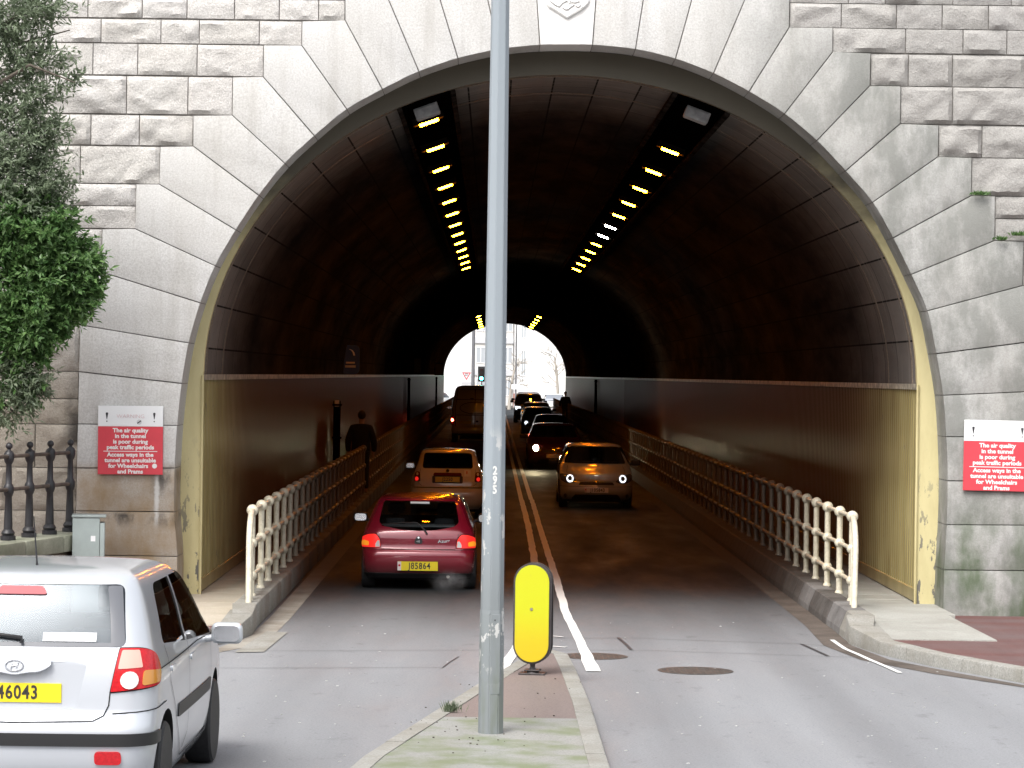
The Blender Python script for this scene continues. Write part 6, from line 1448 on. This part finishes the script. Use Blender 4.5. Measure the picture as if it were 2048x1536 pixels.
def pole(label, px, D, h, r, extra=None):
    p = at(px, VY, D); t = thing('lamp_post', label, 'lamp post', (p.x, D, 0), 0, 'posts beyond the far mouth'); bm = new(); tube(bm, [(0, 0, 0), (0, 0, h)], [r, r * .7], 8); obj('pole', bm, MATS['steel'], t, 60)
    bm = new(); tube(bm, [(0, 0, h), (.5, 0, h + .2), (1.0, 0, h + .2)], .04, 6); obj('arm', bm, MATS['steel'], t, 60)
    if extra: bm = new(); box(bm, -.35, .35, -.12, -.08, extra, extra + .4); obj('plate', bm, MATS['sign_white'], t)
pole('thick dark post left of the traffic light beyond the far mouth', 946, 234, 9, .16); pole('thin dark post with a small plate beside the bare tree', 1032, 226, 9.5, .07, 1.7)
p = at(963, VY, 213); tl = thing('traffic_light', 'traffic light showing green beyond the far mouth', 'traffic light', (p.x, 213, 0))
bm = new(); tube(bm, [(0, 0, 0), (0, 0, 2.4)], .06, 8); obj('post', bm, MATS['steel'], tl, 60)
bm = new(); box(bm, -.26, .26, .06, .09, 2.3, 3.42, .02); obj('backing_board', bm, MATS['trim_black'], tl); bm = new(); box(bm, -.27, .27, .055, .085, 3.422, 3.47); box(bm, -.30, -.262, .055, .085, 2.3, 3.46); box(bm, .262, .30, .055, .085, 2.3, 3.46); obj('white_edge', bm, MATS['sign_white'], tl)
bm = new(); box(bm, -.17, .17, -.10, .06, 2.36, 3.32, .03, 2); hd = obj('signal_head', bm, MATS['trim_black'], tl)
M('lamp_off', (.03, .02, .02), .3); M('green_on', (.1, .9, .6), .3, emis=(.05, 1.0, .62), es=14)
for z, m in ((3.14, 'lamp_off'), (2.84, 'lamp_off'), (2.54, 'green_on')):
    bm = new(); lathe(bm, [(.13, -.115), (.13, -.10)], (0, 0, z), 16, 'y'); obj('signal_lens', bm, MATS[m], hd); bm = new(); tube(bm, [(.145 * math.cos(a * PI / 8), -.20, z + .145 * math.sin(a * PI / 8)) for a in range(9)], .012, 4); obj('hood', bm, MATS['trim_black'], hd)
p = at(933, VY, 222); gw = thing('give_way_sign', 'triangular give way sign left of the traffic light', 'sign', (p.x, 222, 0))
bm = new(); tube(bm, [(-.18, .03, 0), (-.18, .03, 2.2)], .035, 8); tube(bm, [(.18, .03, 0), (.18, .03, 2.2)], .035, 8); obj('post', bm, MATS['steel'], gw)
bm = new(); solid(bm, rpoly([(0, 2.35), (.36, 2.98), (-.36, 2.98)], .05), -.01, .01); tri = obj('red_border', bm, MATS['sign_red'], gw); bm = new(); solid(bm, rpoly([(0, 2.50), (.23, 2.90), (-.23, 2.90)], .02), -.014, -.011); pn = obj('white_panel', bm, MATS['sign_white'], tri)
text('lettering', 'GIVE\nWAY', .12, MATS['sign_black'], pn, (0, -.016, 2.79), bold=.004); bm = new(); box(bm, -.36, .36, -.01, .01, 1.75, 2.25); obj('info_plate', bm, MATS['pale_grey'], gw)
def bare_tree(label, px, D, h, seed, lean):
    p = at(px, VY, D); t = thing('bare_tree', label, 'tree', (p.x, D, 0)); r = random.Random(seed); bt, bb_ = new(), new()
    tube(bt, [(0, 0, 0), (lean * .2, 0, h * .25), (lean * .5, 0, h * .5), (lean, 0, h * .7)], [.16, .12, .10, .06], 8); obj('trunk', bt, MATS['far_twig'], t, 60)
    def grow(p, d, l, rad, dep):
        q = p + d * l; tube(bb_, [p, p + d * l * .5 + Vector((r.gauss(0, .04), 0, r.gauss(0, .04))) * l, q], [rad, rad * .8, rad * .6], 4)
        if dep: 
            for _ in range(r.randint(2, 4)): grow(p.lerp(q, r.uniform(.5, 1)), (d + Vector((r.gauss(0, .55), r.gauss(0, .55), r.gauss(.1, .4)))).normalized(), l * r.uniform(.55, .8), rad * .6, dep - 1)
    for k in range(9): grow(Vector((lean * (.3 + .07 * k), 0, h * (.30 + .05 * k))), Vector((r.uniform(-1, 1), r.uniform(-.6, .6), r.uniform(.2, .9))).normalized(), h * .17, .04, 3)
    obj('crown', bb_, MATS['far_twig'], t)
bare_tree('bare street tree just right of the lamp column beyond the far mouth', 1019, 236, 5.2, 3, .5); bare_tree('bare tree at the right edge of the far mouth', 1118, 240, 6.2, 8, -.4)
bm = new(); box(bm, 0, 1.4, 0, .3, 0, 1.25); o = obj('brick_wall', bm, MATS['brick']); o.location = (at(1027, VY, 246).x, 246, 0); tag(o, 'low red brick wall behind the thin post beyond the far mouth', 'wall')
bm = new(); sheet(bm, [(-22, 243), (22, 243), (22, 262), (-22, 262)], .05); struct('far_pavement', bm, MATS['grey_slab'])

M('old_render', (.34, .32, .29), .9, var=.2, vs=.5)
# terrace of houses across the street behind the viewpoint: unseen, suggested by reflections, put in to block the low sky
for k, (x0, x1, h, m) in enumerate(((-46, -27, 11, 'old_render'), (-27, -10, 14.5, 'brick'), (-10, 6, 12.5, 'old_render'), (6, 22, 15, 'brick'), (22, 44, 11.5, 'old_render'))):
    ww = [(x, z, 1.1, 1.7) for x in [(-(x1 - x0) / 2 + 2 + q * 2.6) for q in range(int((x1 - x0 - 2) / 2.6))] for z in (1.2, 4.4, 7.4)]
    building(f'{["plain grey", "tall brick", "middle grey", "tallest brick", "long grey"][k]} terrace house across the street behind the viewpoint', x0, x1 - .02, -34, -22, h, m, [])
    t = [o for o in COL.objects if o.name.startswith('building') and o.parent is None][-1]
    for (x, z, w, hh) in ww:
        bm = new(); box(bm, x - w / 2, x + w / 2, 11.98, 12.03, z, z + hh); obj('window', bm, MATS['far_glass'], t)
